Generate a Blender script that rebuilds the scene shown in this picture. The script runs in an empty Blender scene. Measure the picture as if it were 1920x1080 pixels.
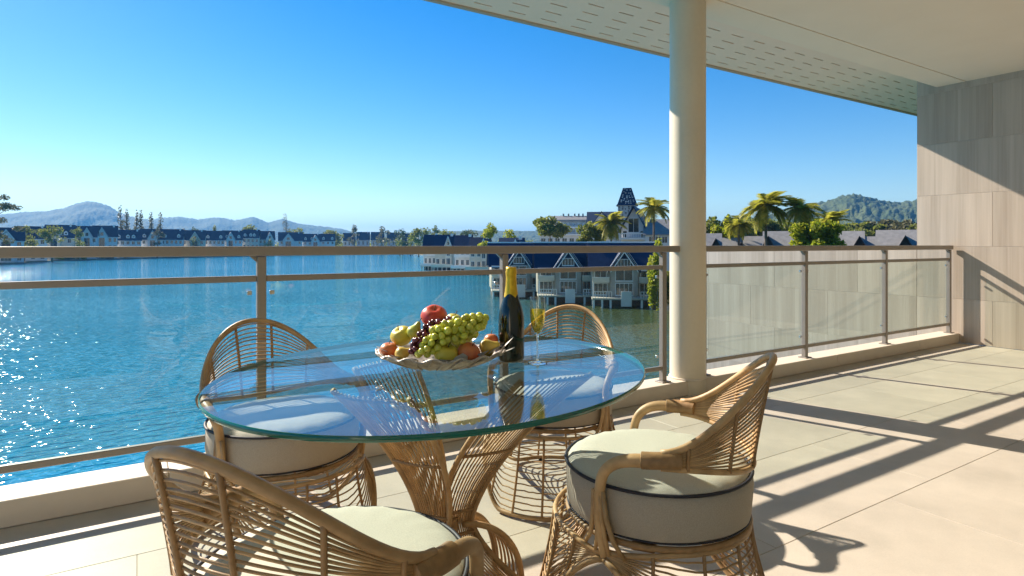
import bpy, bmesh, math, random
import numpy as np
from mathutils import Vector, Matrix, Euler, noise as mnoise
random.seed(7); rng = np.random.default_rng(7)
SC = bpy.context.scene
COL = SC.collection
R_ = math.radians

# ------------------------------------------------------------------ camera
FPX, CU, V0, EYE = 1120.0, 960.0, 459.0, 1.12      # focal length and horizon measured on the photograph
YAW = math.atan2(1785.0, FPX)                      # the balcony edge's vanishing direction
FX, FY = math.cos(YAW), math.sin(YAW)
RX, RY = FY, -FX
cam = bpy.data.cameras.new('camera'); camo = bpy.data.objects.new('camera', cam); COL.objects.link(camo)
camo.location = (0, 0, EYE)
camo.rotation_euler = (R_(90), 0, -math.atan2(FX, FY))
cam.sensor_width = 36; cam.lens = 36*FPX/1920; cam.shift_y = -(540-V0)/1920
cam.clip_start = 0.05; cam.clip_end = 30000
SC.camera = camo

# ------------------------------------------------------------------ sun and sky
SUN_AZ, KY = (-0.31, 0.951), 1.45
SUN_EL = math.atan(0.951/KY)
sun_dir = Vector((SUN_AZ[0]*math.cos(SUN_EL), SUN_AZ[1]*math.cos(SUN_EL), math.sin(SUN_EL))).normalized()
sl = bpy.data.lights.new('sun', 'SUN'); sl.energy = 4.6; sl.angle = R_(0.55); sl.color = (1.0, 0.91, 0.78)
slo = bpy.data.objects.new('sun', sl); COL.objects.link(slo)
slo.rotation_euler = (-sun_dir).to_track_quat('-Z', 'Y').to_euler()
W = bpy.data.worlds.new('World'); SC.world = W; W.use_nodes = True
wn = W.node_tree; wn.nodes.clear()
sky = wn.nodes.new('ShaderNodeTexSky'); sky.sky_type = 'NISHITA'; sky.sun_disc = False
sky.sun_elevation = SUN_EL; sky.sun_rotation = math.atan2(SUN_AZ[0], SUN_AZ[1])
sky.altitude = 10; sky.air_density = 1.0; sky.dust_density = 0.08; sky.ozone_density = 2.0
hsv = wn.nodes.new('ShaderNodeHueSaturation'); hsv.inputs['Saturation'].default_value = 1.52; hsv.inputs['Hue'].default_value = 0.505
bg = wn.nodes.new('ShaderNodeBackground'); bg.inputs[1].default_value = 0.064
wo = wn.nodes.new('ShaderNodeOutputWorld')
wn.links.new(sky.outputs[0], hsv.inputs['Color']); wn.links.new(hsv.outputs[0], bg.inputs[0]); wn.links.new(bg.outputs[0], wo.inputs[0])
SC.view_settings.view_transform = 'Standard'; SC.view_settings.look = 'None'
SC.view_settings.gamma = 1.0; SC.view_settings.use_curve_mapping = False
SC.view_settings.exposure = 1.33
SC.render.engine = 'CYCLES'
cy = SC.cycles
cy.use_denoising = True; cy.max_bounces = 10; cy.transparent_max_bounces = 24; cy.glossy_bounces = 5; cy.diffuse_bounces = 5
cy.transmission_bounces = 6; cy.sample_clamp_indirect = 6.0; cy.caustics_reflective = False; cy.caustics_refractive = False
cy.volume_bounces = 0

# ------------------------------------------------------------------ helpers
def ground_pt(u, s):
    l = (u-CU)/FPX*s
    return (FX*s+RX*l, FY*s+RY*l)
def zat(v, s): return EYE-(v-V0)/FPX*s
def ppt(u, v, s):
    x, y = ground_pt(u, s); return Vector((x, y, zat(v, s)))
def facing(u):                                     # yaw that turns local -y towards the camera
    x, y = ground_pt(u, 1.0); return math.atan2(y, x)-math.pi/2

def tag(o, label=None, cat=None, group=None, kind=None):
    if label: o['label'] = label
    if cat: o['category'] = cat
    if group: o['group'] = group
    if kind: o['kind'] = kind
    return o
def link(o, parent=None):
    COL.objects.link(o)
    if parent is not None: o.parent = parent
    return o
def empty(name, loc=(0, 0, 0), rz=0.0, parent=None):
    o = bpy.data.objects.new(name, None); o.empty_display_size = 0.1
    o.location = loc; o.rotation_euler = (0, 0, rz); return link(o, parent)
def mesh(name, vf, mat, parent=None, smooth=False, loc=None):
    me = bpy.data.meshes.new(name); v, f = vf
    me.from_pydata([tuple(p) for p in v], [], [tuple(x) for x in f]); 
    if isinstance(mat, (list, tuple)):
        for m in mat: me.materials.append(m)
    else: me.materials.append(mat)
    if smooth: me.polygons.foreach_set('use_smooth', [True]*len(me.polygons))
    me.update()
    o = bpy.data.objects.new(name, me)
    if loc is not None: o.location = loc
    return link(o, parent)
def inst(src, parent=None, loc=None, rz=None, name=None):
    o = src.copy(); COL.objects.link(o); o.parent = parent
    if loc is not None: o.location = loc
    if rz is not None: o.rotation_euler = (0, 0, rz)
    return o
def copy_tree(o, parent=None):
    c = o.copy(); COL.objects.link(c); c.parent = parent
    for ch in list(o.children): copy_tree(ch, c)
    return c
class G:
    """collects verts and faces of one mesh"""
    def __init__(s): s.v = []; s.f = []
    def add(s, vf, M=None):
        n = len(s.v); v, f = vf
        s.v += [tuple(M @ Vector(p)) for p in v] if M is not None else [tuple(p) for p in v]
        s.f += [tuple(i+n for i in x) for x in f]; return s
    def box(s, *a): return s.add(box(*a))
    @property
    def vf(s): return s.v, s.f
def box(x0, x1, y0, y1, z0, z1):
    v = [(x0,y0,z0),(x1,y0,z0),(x1,y1,z0),(x0,y1,z0),(x0,y0,z1),(x1,y0,z1),(x1,y1,z1),(x0,y1,z1)]
    return v, [(0,3,2,1),(4,5,6,7),(0,1,5,4),(1,2,6,5),(2,3,7,6),(3,0,4,7)]
def bbox(x0, x1, y0, y1, z0, z1, b=0.004, seg=1):
    bm = bmesh.new(); v, f = box(x0, x1, y0, y1, z0, z1)
    vs = [bm.verts.new(p) for p in v]
    for x in f: bm.faces.new([vs[i] for i in x])
    bmesh.ops.bevel(bm, geom=bm.edges[:], offset=b, segments=seg, affect='EDGES', profile=0.5)
    bm.verts.index_update()
    out = [tuple(p.co) for p in bm.verts], [tuple(q.index for q in x.verts) for x in bm.faces]
    bm.free(); return out
def tube(pts, r, n=6, closed=False, caps=True):
    P = [Vector(p) for p in pts]; m = len(P); v = []; f = []
    rr = r if isinstance(r, (list, tuple, np.ndarray)) else [r]*m
    prev = None
    for i in range(m):
        a = P[(i-1) % m] if (closed or i > 0) else P[0]
        b = P[(i+1) % m] if (closed or i < m-1) else P[-1]
        t = (b-a).normalized()
        if prev is None:
            up = Vector((0, 0, 1)) if abs(t.z) < 0.9 else Vector((1, 0, 0))
            nx = t.cross(up).normalized()
        else:
            nx = prev - t*prev.dot(t)
            nx = nx.normalized() if nx.length > 1e-6 else t.orthogonal().normalized()
        prev = nx; ny = t.cross(nx)
        for k in range(n):
            q = 2*math.pi*k/n
            v.append(tuple(P[i]+(nx*math.cos(q)+ny*math.sin(q))*rr[i]))
    for i in range(m if closed else m-1):
        j = (i+1) % m
        for k in range(n):
            k2 = (k+1) % n
            f.append((i*n+k, i*n+k2, j*n+k2, j*n+k))
    if caps and not closed:
        f.append(tuple(range(n-1, -1, -1))); f.append(tuple((m-1)*n+k for k in range(n)))
    return v, f
def lathe(prof, n=32, close_top=False, close_bot=False):
    v = []; f = []
    for r, z in prof:
        for k in range(n):
            q = 2*math.pi*k/n; v.append((r*math.cos(q), r*math.sin(q), z))
    for i in range(len(prof)-1):
        for k in range(n):
            k2 = (k+1) % n; f.append((i*n+k, i*n+k2, (i+1)*n+k2, (i+1)*n+k))
    if close_bot: f.append(tuple(range(n-1, -1, -1)))
    if close_top: f.append(tuple((len(prof)-1)*n+k for k in range(n)))
    return v, f
def prism(poly, y0, y1):
    """polygon in (x,z) pushed from y0 to y1"""
    n = len(poly); v = [(x, y0, z) for x, z in poly]+[(x, y1, z) for x, z in poly]
    f = [tuple(range(n)), tuple(range(2*n-1, n-1, -1))]
    for i in range(n): j = (i+1) % n; f.append((j, i, n+i, n+j))
    return v, f
def smooth(x): x = max(0.0, min(1.0, x)); return x*x*(3-2*x)
def lerp(a, b, t): return a+(b-a)*t

# ------------------------------------------------------------------ materials
def mat(name, col, rough=0.6, metal=0.0, spec=0.5, noise=None, bump=None, rand=0.0, coords='Object', stretch=None, grime=None, **kw):
    """noise=(scale, second colour, amount) mottles the colour; bump=(scale, strength, distance); rand varies per object"""
    m = bpy.data.materials.new(name); m.use_nodes = True; nt = m.node_tree
    b = nt.nodes['Principled BSDF']
    b.inputs['Roughness'].default_value = rough; b.inputs['Metallic'].default_value = metal
    b.inputs['Specular IOR Level'].default_value = spec
    for k, x in kw.items(): b.inputs[k].default_value = x
    tc = nt.nodes.new('ShaderNodeTexCoord'); src = tc.outputs[coords]
    if stretch:
        mp = nt.nodes.new('ShaderNodeMapping'); mp.inputs['Scale'].default_value = stretch
        nt.links.new(src, mp.inputs[0]); src = mp.outputs[0]
    c = nt.nodes.new('ShaderNodeRGB'); c.outputs[0].default_value = (*col, 1); out = c.outputs[0]
    if noise:
        nz = nt.nodes.new('ShaderNodeTexNoise'); nz.inputs['Scale'].default_value = noise[0]; nz.inputs['Detail'].default_value = 6
        nt.links.new(src, nz.inputs['Vector'])
        rp = nt.nodes.new('ShaderNodeMapRange'); rp.inputs[1].default_value = 0.35; rp.inputs[2].default_value = 0.65
        rp.inputs[3].default_value = 0; rp.inputs[4].default_value = noise[2]
        nt.links.new(nz.outputs[0], rp.inputs[0])
        mx = nt.nodes.new('ShaderNodeMix'); mx.data_type = 'RGBA'; mx.inputs[7].default_value = (*noise[1], 1)
        nt.links.new(rp.outputs[0], mx.inputs[0]); nt.links.new(out, mx.inputs[6]); out = mx.outputs[2]
    if grime:                                          # broad wear that runs on from piece to piece
        gg = nt.nodes.new('ShaderNodeNewGeometry')
        for sc_, lo in grime:
            gn = nt.nodes.new('ShaderNodeTexNoise'); gn.inputs['Scale'].default_value = sc_; gn.inputs['Detail'].default_value = 7; gn.inputs['Roughness'].default_value = 0.65
            nt.links.new(gg.outputs['Position'], gn.inputs['Vector'])
            gr = nt.nodes.new('ShaderNodeMapRange'); gr.inputs[1].default_value = 0.36; gr.inputs[2].default_value = 0.6; gr.inputs[3].default_value = lo; gr.inputs[4].default_value = 1.0
            nt.links.new(gn.outputs[0], gr.inputs[0])
            gh = nt.nodes.new('ShaderNodeHueSaturation'); nt.links.new(gr.outputs[0], gh.inputs['Value']); nt.links.new(out, gh.inputs['Color']); out = gh.outputs[0]
    if rand:
        oi = nt.nodes.new('ShaderNodeObjectInfo'); mr = nt.nodes.new('ShaderNodeMapRange')
        mr.inputs[3].default_value = 1-rand; mr.inputs[4].default_value = 1+rand
        nt.links.new(oi.outputs['Random'], mr.inputs[0])
        hs = nt.nodes.new('ShaderNodeHueSaturation'); nt.links.new(mr.outputs[0], hs.inputs['Value']); nt.links.new(out, hs.inputs['Color']); out = hs.outputs[0]
    nt.links.new(out, b.inputs['Base Color'])
    if bump:
        nb = nt.nodes.new('ShaderNodeTexNoise'); nb.inputs['Scale'].default_value = bump[0]; nb.inputs['Detail'].default_value = 5
        nt.links.new(src, nb.inputs['Vector'])
        bp = nt.nodes.new('ShaderNodeBump'); bp.inputs['Strength'].default_value = bump[1]; bp.inputs['Distance'].default_value = bump[2]
        nt.links.new(nb.outputs[0], bp.inputs['Height']); nt.links.new(bp.outputs[0], b.inputs['Normal'])
    return m
def clear_glass(name, tint, ior=1.5):
    """clear sheet glass: what is not mirrored passes straight through, tinted"""
    m = bpy.data.materials.new(name); m.use_nodes = True; nt = m.node_tree; nt.nodes.clear()
    o = nt.nodes.new('ShaderNodeOutputMaterial'); mx = nt.nodes.new('ShaderNodeMixShader')
    t = nt.nodes.new('ShaderNodeBsdfTransparent'); t.inputs[0].default_value = (*tint, 1)
    g = nt.nodes.new('ShaderNodeBsdfGlossy'); g.inputs['Roughness'].default_value = 0.0
    fr = nt.nodes.new('ShaderNodeFresnel'); ge = nt.nodes.new('ShaderNodeNewGeometry')
    mr = nt.nodes.new('ShaderNodeMapRange'); mr.inputs[3].default_value = ior; mr.inputs[4].default_value = 1/ior
    nt.links.new(ge.outputs['Backfacing'], mr.inputs[0]); nt.links.new(mr.outputs[0], fr.inputs['IOR'])
    nt.links.new(fr.outputs[0], mx.inputs[0]); nt.links.new(t.outputs[0], mx.inputs[1]); nt.links.new(g.outputs[0], mx.inputs[2])
    nt.links.new(mx.outputs[0], o.inputs[0]); return m
def leaf_mat(name, a, b, rand=0.25, trans=0.3):
    m = bpy.data.materials.new(name); m.use_nodes = True; nt = m.node_tree
    p = nt.nodes['Principled BSDF']; p.inputs['Roughness'].default_value = 0.55
    ge = nt.nodes.new('ShaderNodeNewGeometry'); mx = nt.nodes.new('ShaderNodeMix'); mx.data_type = 'RGBA'
    mx.inputs[6].default_value = (*a, 1); mx.inputs[7].default_value = (*b, 1)
    nt.links.new(ge.outputs['Random Per Island'], mx.inputs[0]); nt.links.new(mx.outputs[2], p.inputs['Base Color'])
    tr = nt.nodes.new('ShaderNodeBsdfTranslucent'); nt.links.new(mx.outputs[2], tr.inputs[0])
    ms = nt.nodes.new('ShaderNodeMixShader'); ms.inputs[0].default_value = trans
    nt.links.new(p.outputs[0], ms.inputs[1]); nt.links.new(tr.outputs[0], ms.inputs[2])
    nt.links.new(ms.outputs[0], nt.nodes['Material Output'].inputs[0]); return m

M = {}
M['tile'] = mat('floor_tile', (0.535, 0.465, 0.38), 0.5, noise=(3.1, (0.465, 0.405, 0.33), 0.9), bump=(260, 0.15, 0.002), rand=0.06, grime=((1.1, 0.90), (9.0, 0.95), (140.0, 0.93)))
M['grout'] = mat('grout', (0.50, 0.44, 0.36), 0.9)
M['joint'] = mat('pale_joint', (0.66, 0.58, 0.49), 0.9)
M['kerb'] = mat('kerb_stone', (0.66, 0.57, 0.46), 0.6, noise=(8, (0.60, 0.515, 0.41), 0.6), bump=(180, 0.08, 0.002), rand=0.02)
M['plaster'] = mat('ceiling_paint', (0.88, 0.75, 0.59), 0.85, noise=(2, (0.84, 0.71, 0.55), 0.6), bump=(90, 0.05, 0.002))
M['soffit'] = mat('soffit_panel', (0.92, 0.71, 0.55), 0.7, noise=(3, (0.88, 0.68, 0.52), 0.5))
M['dark'] = mat('shade_backing', (0.03, 0.028, 0.025), 0.9)
M['column'] = mat('column_paint', (0.66, 0.575, 0.43), 0.45, noise=(3, (0.63, 0.545, 0.405), 0.5), bump=(25, 0.08, 0.004), grime=((2.2, 0.95), (40.0, 0.97)))
M['metal'] = mat('rail_metal', (0.27, 0.235, 0.20), 0.42, metal=0.15, noise=(9, (0.24, 0.21, 0.178), 0.6), bump=(220, 0.04, 0.001))
M['steel'] = mat('brushed_steel', (0.6, 0.6, 0.6), 0.3, metal=1.0)
M['rubber'] = mat('rubber', (0.02, 0.02, 0.02), 0.7)
M['glass'] = clear_glass('pane_glass', (0.915, 0.962, 0.93))
M['tglass'] = clear_glass('table_glass', (0.91, 0.965, 0.95), 1.6)
M['tedge'] = mat('glass_edge', (0.005, 0.13, 0.09), 0.12, spec=0.8)
M['rattan'] = mat('rattan', (0.52, 0.325, 0.15), 0.5, noise=(22, (0.33, 0.19, 0.078), 0.8), bump=(300, 0.3, 0.001), rand=0.22)
M['rattan_dark'] = mat('rattan_binding', (0.36, 0.205, 0.085), 0.55, noise=(60, (0.25, 0.14, 0.055), 0.8), bump=(300, 0.3, 0.001))
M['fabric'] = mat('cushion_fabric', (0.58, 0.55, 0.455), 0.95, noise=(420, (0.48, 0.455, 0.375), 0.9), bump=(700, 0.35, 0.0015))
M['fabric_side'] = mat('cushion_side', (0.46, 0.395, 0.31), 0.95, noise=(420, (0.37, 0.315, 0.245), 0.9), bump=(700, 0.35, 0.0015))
M['piping'] = mat('piping', (0.015, 0.014, 0.022), 0.6)
def stone_cladding():
    m = bpy.data.materials.new('stone_cladding'); m.use_nodes = True; nt = m.node_tree; L = nt.links.new
    b = nt.nodes['Principled BSDF']; b.inputs['Roughness'].default_value = 0.6
    ge = nt.nodes.new('ShaderNodeNewGeometry'); oi = nt.nodes.new('ShaderNodeObjectInfo')
    ml = nt.nodes.new('ShaderNodeMath'); ml.operation = 'MULTIPLY'; ml.inputs[1].default_value = 37; L(oi.outputs['Random'], ml.inputs[0])
    ad = nt.nodes.new('ShaderNodeVectorMath'); L(ge.outputs['Position'], ad.inputs[0]); L(ml.outputs[0], ad.inputs[1])
    mp = nt.nodes.new('ShaderNodeMapping'); mp.inputs['Scale'].default_value = (1, 9, 0.5); L(ad.outputs[0], mp.inputs[0])
    n1 = nt.nodes.new('ShaderNodeTexNoise'); n1.inputs['Scale'].default_value = 1.0; n1.inputs['Detail'].default_value = 3; L(mp.outputs[0], n1.inputs['Vector'])
    mp2 = nt.nodes.new('ShaderNodeMapping'); mp2.inputs['Scale'].default_value = (1, 60, 1.2); L(ad.outputs[0], mp2.inputs[0])
    n2 = nt.nodes.new('ShaderNodeTexNoise'); n2.inputs['Scale'].default_value = 1.0; n2.inputs['Detail'].default_value = 4; L(mp2.outputs[0], n2.inputs['Vector'])
    mp3 = nt.nodes.new('ShaderNodeMapping'); mp3.inputs['Scale'].default_value = (0, 6.0, 0); L(ad.outputs[0], mp3.inputs[0])
    wn_ = nt.nodes.new('ShaderNodeTexVoronoi'); wn_.inputs['Scale'].default_value = 1.0; L(mp3.outputs[0], wn_.inputs['Vector'])
    a1 = nt.nodes.new('ShaderNodeMath'); a1.operation = 'MULTIPLY_ADD'; a1.inputs[1].default_value = 0.55
    L(n1.outputs[0], a1.inputs[0]); 
    a2 = nt.nodes.new('ShaderNodeMath'); a2.operation = 'MULTIPLY'; a2.inputs[1].default_value = 0.3; L(n2.outputs[0], a2.inputs[0]); L(a2.outputs[0], a1.inputs[2])
    sx = nt.nodes.new('ShaderNodeSeparateColor'); L(wn_.outputs['Color'], sx.inputs[0])
    a3 = nt.nodes.new('ShaderNodeMath'); a3.operation = 'MULTIPLY_ADD'; a3.inputs[1].default_value = 0.16; L(sx.outputs[0], a3.inputs[0]); L(a1.outputs[0], a3.inputs[2])
    rp = nt.nodes.new('ShaderNodeValToRGB'); e = rp.color_ramp.elements
    e[0].position = 0.3; e[0].color = (0.36, 0.285, 0.22, 1); e[1].position = 0.72; e[1].color = (0.55, 0.455, 0.37, 1)
    L(a3.outputs[0], rp.inputs[0])
    hs = nt.nodes.new('ShaderNodeHueSaturation'); mr = nt.nodes.new('ShaderNodeMapRange'); mr.inputs[3].default_value = 0.94; mr.inputs[4].default_value = 1.06
    L(oi.outputs['Random'], mr.inputs[0]); L(mr.outputs[0], hs.inputs['Value']); L(rp.outputs[0], hs.inputs['Color']); L(hs.outputs[0], b.inputs['Base Color'])
    bp = nt.nodes.new('ShaderNodeBump'); bp.inputs['Strength'].default_value = 0.15; bp.inputs['Distance'].default_value = 0.002; L(n2.outputs[0], bp.inputs['Height']); L(bp.outputs[0], b.inputs['Normal'])
    return m
M['stone'] = stone_cladding()
def lake_water():
    m = bpy.data.materials.new('lake_water'); m.use_nodes = True; nt = m.node_tree; L = nt.links.new
    b = nt.nodes['Principled BSDF']; b.inputs['Roughness'].default_value = 0.07; b.inputs['IOR'].default_value = 1.33
    ge = nt.nodes.new('ShaderNodeNewGeometry')
    # green near right bank: shallows plus plants' reflection put into the colour; blue elsewhere
    sp = nt.nodes.new('ShaderNodeSeparateXYZ'); L(ge.outputs['Position'], sp.inputs[0])
    nz = nt.nodes.new('ShaderNodeTexNoise'); nz.inputs['Scale'].default_value = 0.03; nz.inputs['Detail'].default_value = 4; L(ge.outputs['Position'], nz.inputs['Vector'])
    d = nt.nodes.new('ShaderNodeMath'); d.operation = 'MULTIPLY_ADD'; d.inputs[1].default_value = -0.62; L(sp.outputs['Y'], d.inputs[0]); L(sp.outputs['X'], d.inputs[2])
    d2 = nt.nodes.new('ShaderNodeMath'); d2.operation = 'MULTIPLY_ADD'; d2.inputs[1].default_value = 26; L(nz.outputs[0], d2.inputs[0]); L(d.outputs[0], d2.inputs[2])
    mr = nt.nodes.new('ShaderNodeMapRange'); mr.interpolation_type = 'SMOOTHSTEP'; mr.inputs[1].default_value = -4; mr.inputs[2].default_value = 30; L(d2.outputs[0], mr.inputs[0])
    mx = nt.nodes.new('ShaderNodeMix'); mx.data_type = 'RGBA'; mx.inputs[6].default_value = (0.018, 0.225, 0.36, 1); mx.inputs[7].default_value = (0.06, 0.085, 0.032, 1)
    L(mr.outputs[0], mx.inputs[0]); L(mx.outputs[2], b.inputs['Base Color'])
    mp = nt.nodes.new('ShaderNodeMapping'); mp.inputs['Rotation'].default_value = (0, 0, R_(-25)); mp.inputs['Scale'].default_value = (0.55, 1.25, 1); L(ge.outputs['Position'], mp.inputs[0])
    n1 = nt.nodes.new('ShaderNodeTexNoise'); n1.inputs['Scale'].default_value = 2.0; n1.inputs['Detail'].default_value = 1.6; n1.inputs['Roughness'].default_value = 0.5; L(mp.outputs[0], n1.inputs['Vector'])
    n2 = nt.nodes.new('ShaderNodeTexNoise'); n2.inputs['Scale'].default_value = 0.05; n2.inputs['Detail'].default_value = 3; L(ge.outputs['Position'], n2.inputs['Vector'])
    st = nt.nodes.new('ShaderNodeMapRange'); st.inputs[1].default_value = 0.35; st.inputs[2].default_value = 0.65; st.inputs[3].default_value = 0.55; st.inputs[4].default_value = 1.0; L(n2.outputs[0], st.inputs[0])
    bp = nt.nodes.new('ShaderNodeBump'); bp.inputs['Distance'].default_value = 0.36; L(st.outputs[0], bp.inputs['Strength'])
    L(n1.outputs[0], bp.inputs['Height']); L(bp.outputs[0], b.inputs['Normal'])
    return m
M['water'] = lake_water()

# ------------------------------------------------------------------ terrace: floor, kerb, ceiling
XL, XW = -3.2, 7.95                      # left end of the terrace, face of the clad wall
YK0, YK1, KH = 3.06, 3.26, 0.11          # kerb
YR = 3.14                                # railing line
floor = mesh('floor', box(XL, XW, -1.7, YK1, -0.32, -0.002), M['grout']); tag(floor, 'pale stone tiled terrace floor', 'floor', kind='structure')
tw, td, gp = 1.2, 0.6, 0.002
tile0 = None
y = YK0-0.51-td*4-1.8
rows = []
yy = 2.55
while yy > -1.7: rows.append(yy); yy -= td
for k, y1 in enumerate([YK0+0.004]+rows):
    y0 = rows[0] if k == 0 else y1-td
    if y0 < -1.7: y0 = -1.7
    if y1-y0 < 0.05: continue
    x = XL-(0.4*(k % 3))
    while x < XW:
        x0, x1 = max(x, XL), min(x+tw, XW)
        if x1-x0 > 0.05:
            key = (round(x1-x0, 3), round(y1-y0, 3))
            if not hasattr(bpy, '_tc'): bpy._tc = {}
            if key in bpy._tc: inst(bpy._tc[key], floor, (x0, y0, 0))
            else: bpy._tc[key] = mesh('floor_tile', bbox(gp/2, key[0]-gp/2, gp/2, key[1]-gp/2, -0.012, 0, 0.0012), M['tile'], floor, loc=(x0, y0, 0))
        x += tw
del bpy._tc
kerb = empty('kerb', (0, 0, 0)); tag(kerb, 'cream stone kerb along the open edge of the terrace', 'kerb', kind='structure')
kx = XL
for x1 in (-1.75, 0.12, 1.85, 3.56, 5.45, 7.0, XW):
    mesh('kerb_block', bbox(kx+0.001, x1-0.001, YK0, YK1, 0.0005, KH, 0.006, 2), M['kerb'], kerb); kx = x1
ZC, ZS, YS = 2.97, 3.274, 4.79
ceil = mesh('ceiling', G().box(XL, XW+0.3, -1.7, 2.99, ZC, ZC+0.49).box(XL, XW+0.3, 3.004, 3.29, ZC, ZC+0.49).box(XL, XW+0.3, 2.99, 3.004, ZC+0.015, ZC+0.4).vf, M['plaster'])
tag(ceil, 'cream plaster terrace ceiling with a shadow gap', 'ceiling', kind='structure')
# slotted soffit panel: a sheet with real openings
g = G(); X1 = XW+7.0; pitch, slen, swid = 0.362, 0.185, 0.018
ys = [4.672-0.1715*i for i in range(9)]
def rect(x0, x1, y0, y1):
    g.add(([(x0,y0,ZS),(x0,y1,ZS),(x1,y1,ZS),(x1,y0,ZS)], [(0,1,2,3)]))
    g.add(([(x0,y0,ZS+0.012),(x1,y0,ZS+0.012),(x1,y1,ZS+0.012),(x0,y1,ZS+0.012)], [(0,1,2,3)]))
prev = YS-0.001
for i, yc in enumerate(ys):
    if yc < 3.33: break
    rect(XL, X1, yc+swid/2, prev)
    x = XL; a = 3.62-0.068*i
    a -= math.floor((a-XL)/pitch)*pitch
    while a+slen < X1:
        rect(x, a, yc-swid/2, yc+swid/2)
        for (p, q) in (((a, yc-swid/2), (a+slen, yc-swid/2)), ((a+slen, yc+swid/2), (a, yc+swid/2)), ((a, yc+swid/2), (a, yc-swid/2)), ((a+slen, yc-swid/2), (a+slen, yc+swid/2))):
            g.add(([(*p, ZS), (*q, ZS), (*q, ZS+0.012), (*p, ZS+0.012)], [(0, 1, 2, 3)]))
        x = a+slen; a += pitch
    rect(x, X1, yc-swid/2, yc+swid/2); prev = yc-swid/2
rect(XL, X1, 3.29, prev)
soff = mesh('soffit', g.vf, M['soffit']); tag(soff, 'slotted cream eaves soffit above the railing', 'soffit', kind='structure')
mesh('shade_backing', box(XL, X1, 3.295, YS-0.002, ZS+0.05, ZS+0.08), M['dark'], soff)  # near-black sheet: the shade inside the slots is put into its colour
roof = mesh('roof', G().box(XL, X1, -1.7, YS-0.003, ZS+0.195, ZS+0.35).vf, M['plaster']); tag(roof, 'flat roof slab over the terrace', 'roof', kind='structure')
mesh('edge_trim', bbox(XL, X1, YS, YS+0.05, ZS-0.018, ZS+0.33, 0.004), mat('edge_trim', (0.42, 0.35, 0.27), 0.6), roof)

# house front behind the terrace (the camera's back is to it)
hw = empty('house_wall', (0, -1.7, 0)); tag(hw, 'cream rendered house front behind the terrace', 'wall')
mesh('wall', G().box(XL, XW+0.25, -0.25, -0.003, -0.3, ZC-0.002).vf, M['plaster'], hw)

# clad side wall
def clad(name, label, x, y0, y1, z0, z1, off, tz0=-0.1, th=0.6, tl=1.2):
    r = empty(name, (x, y0, z0)); tag(r, label, 'wall')
    mesh('core', box(0.004, 0.30, 0, y1-y0, 0, z1-z0), M['joint'], r)
    k = math.floor((z0-tz0)/th); cache = {}
    while tz0+k*th < z1-0.01:
        a, b = max(tz0+k*th, z0), min(tz0+(k+1)*th, z1)
        yq = y0-off-(0.4 if k % 2 else 0.0)
        while yq < y1:
            p, q = max(yq, y0), min(yq+tl, y1)
            if q-p > 0.03 and b-a > 0.03:
                key = (round(q-p, 3), round(b-a, 3)); l = (0, p-y0, a-z0)
                if key in cache: inst(cache[key], r, l)
                else: cache[key] = mesh('stone_panel', bbox(0, 0.011, 0.0012, key[0]-0.0012, 0.0012, key[1]-0.0012, 0.0012), M['stone'], r, loc=l)
            yq += tl
        k += 1
    return r
clad('side_wall', 'tall wall clad in greige stone panels at the terrace end', XW, -1.7, 3.50, 0.002, ZC+0.49, 0.35)
clad('low_wall', 'low stone-clad wall beyond the right-hand glass railing', XW, 3.502, 7.25, -7.6, 1.075, 0.1)

# column
c = empty('column', (3.56, 3.15, 0)); tag(c, 'round cream column rising from the kerb to the eaves', 'column')
mesh('shaft', lathe([(0.134, 0.0), (0.134, ZS+0.05)], 64), M['column'], c, True)
mesh('collar', lathe([(0.134, KH), (0.141, KH), (0.141, KH+0.012), (0.134, KH+0.014)], 48), M['kerb'], c, True)

# ------------------------------------------------------------------ railings
def railing(label, x0, x1, posts):
    r = empty('glass_railing', (x0, YR, KH)); tag(r, label, 'railing', 'glass railings')
    L = x1-x0; z = lambda h: h-KH
    mesh('top_rail', bbox(0, L, -0.032, 0.032, z(1.066), z(1.113), 0.005, 2), M['metal'], r)
    px = [p-x0 for p in posts]
    for p in px:
        po = mesh('post', bbox(p-0.021, p+0.021, -0.02, 0.02, 0.001, z(1.064), 0.003), M['metal'], r)
        mesh('foot_plate', bbox(p-0.045, p+0.045, -0.04, 0.04, 0.0008, 0.008, 0.002), M['metal'], po)
        mesh('bracket', prism([(p-0.022, z(1.065)), (p-0.055, z(1.065)), (p-0.022, z(1.035))], -0.012, 0.012), M['metal'], po)
    ends = px[:]
    if px[0] > 0.3: ends = [0.0-0.02]+ends
    for a, b in zip(ends[:-1], ends[1:]):
        a, b = a+0.022, b-0.022
        mesh('mid_rail', bbox(a, b, -0.015, 0.015, z(0.940), z(0.970), 0.003), M['metal'], r)
        mesh('bottom_rail', bbox(a, b, -0.015, 0.015, z(0.198), z(0.228), 0.003), M['metal'], r)
        gp_ = mesh('glass_pane', box(a+0.022, b-0.022, 0.004, 0.013, z(0.2285), z(0.9395)), M['glass'], r)
        for q in (a+0.03, b-0.03):
            for h in (0.30, 0.885):
                mesh('clip', bbox(q-0.012, q+0.010, 0.001, 0.016, z(h-0.010), z(h+0.010), 0.002), M['steel'], gp_)
    return r
railing('long glass railing left of the column, in front of the open lake', XL, 3.43, (-2.264, -0.874, 0.516, 1.912, 3.284))
railing('shorter glass railing between the column and the clad wall', 3.69, 7.925, (3.72, 5.068, 6.46, 7.885))

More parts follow.
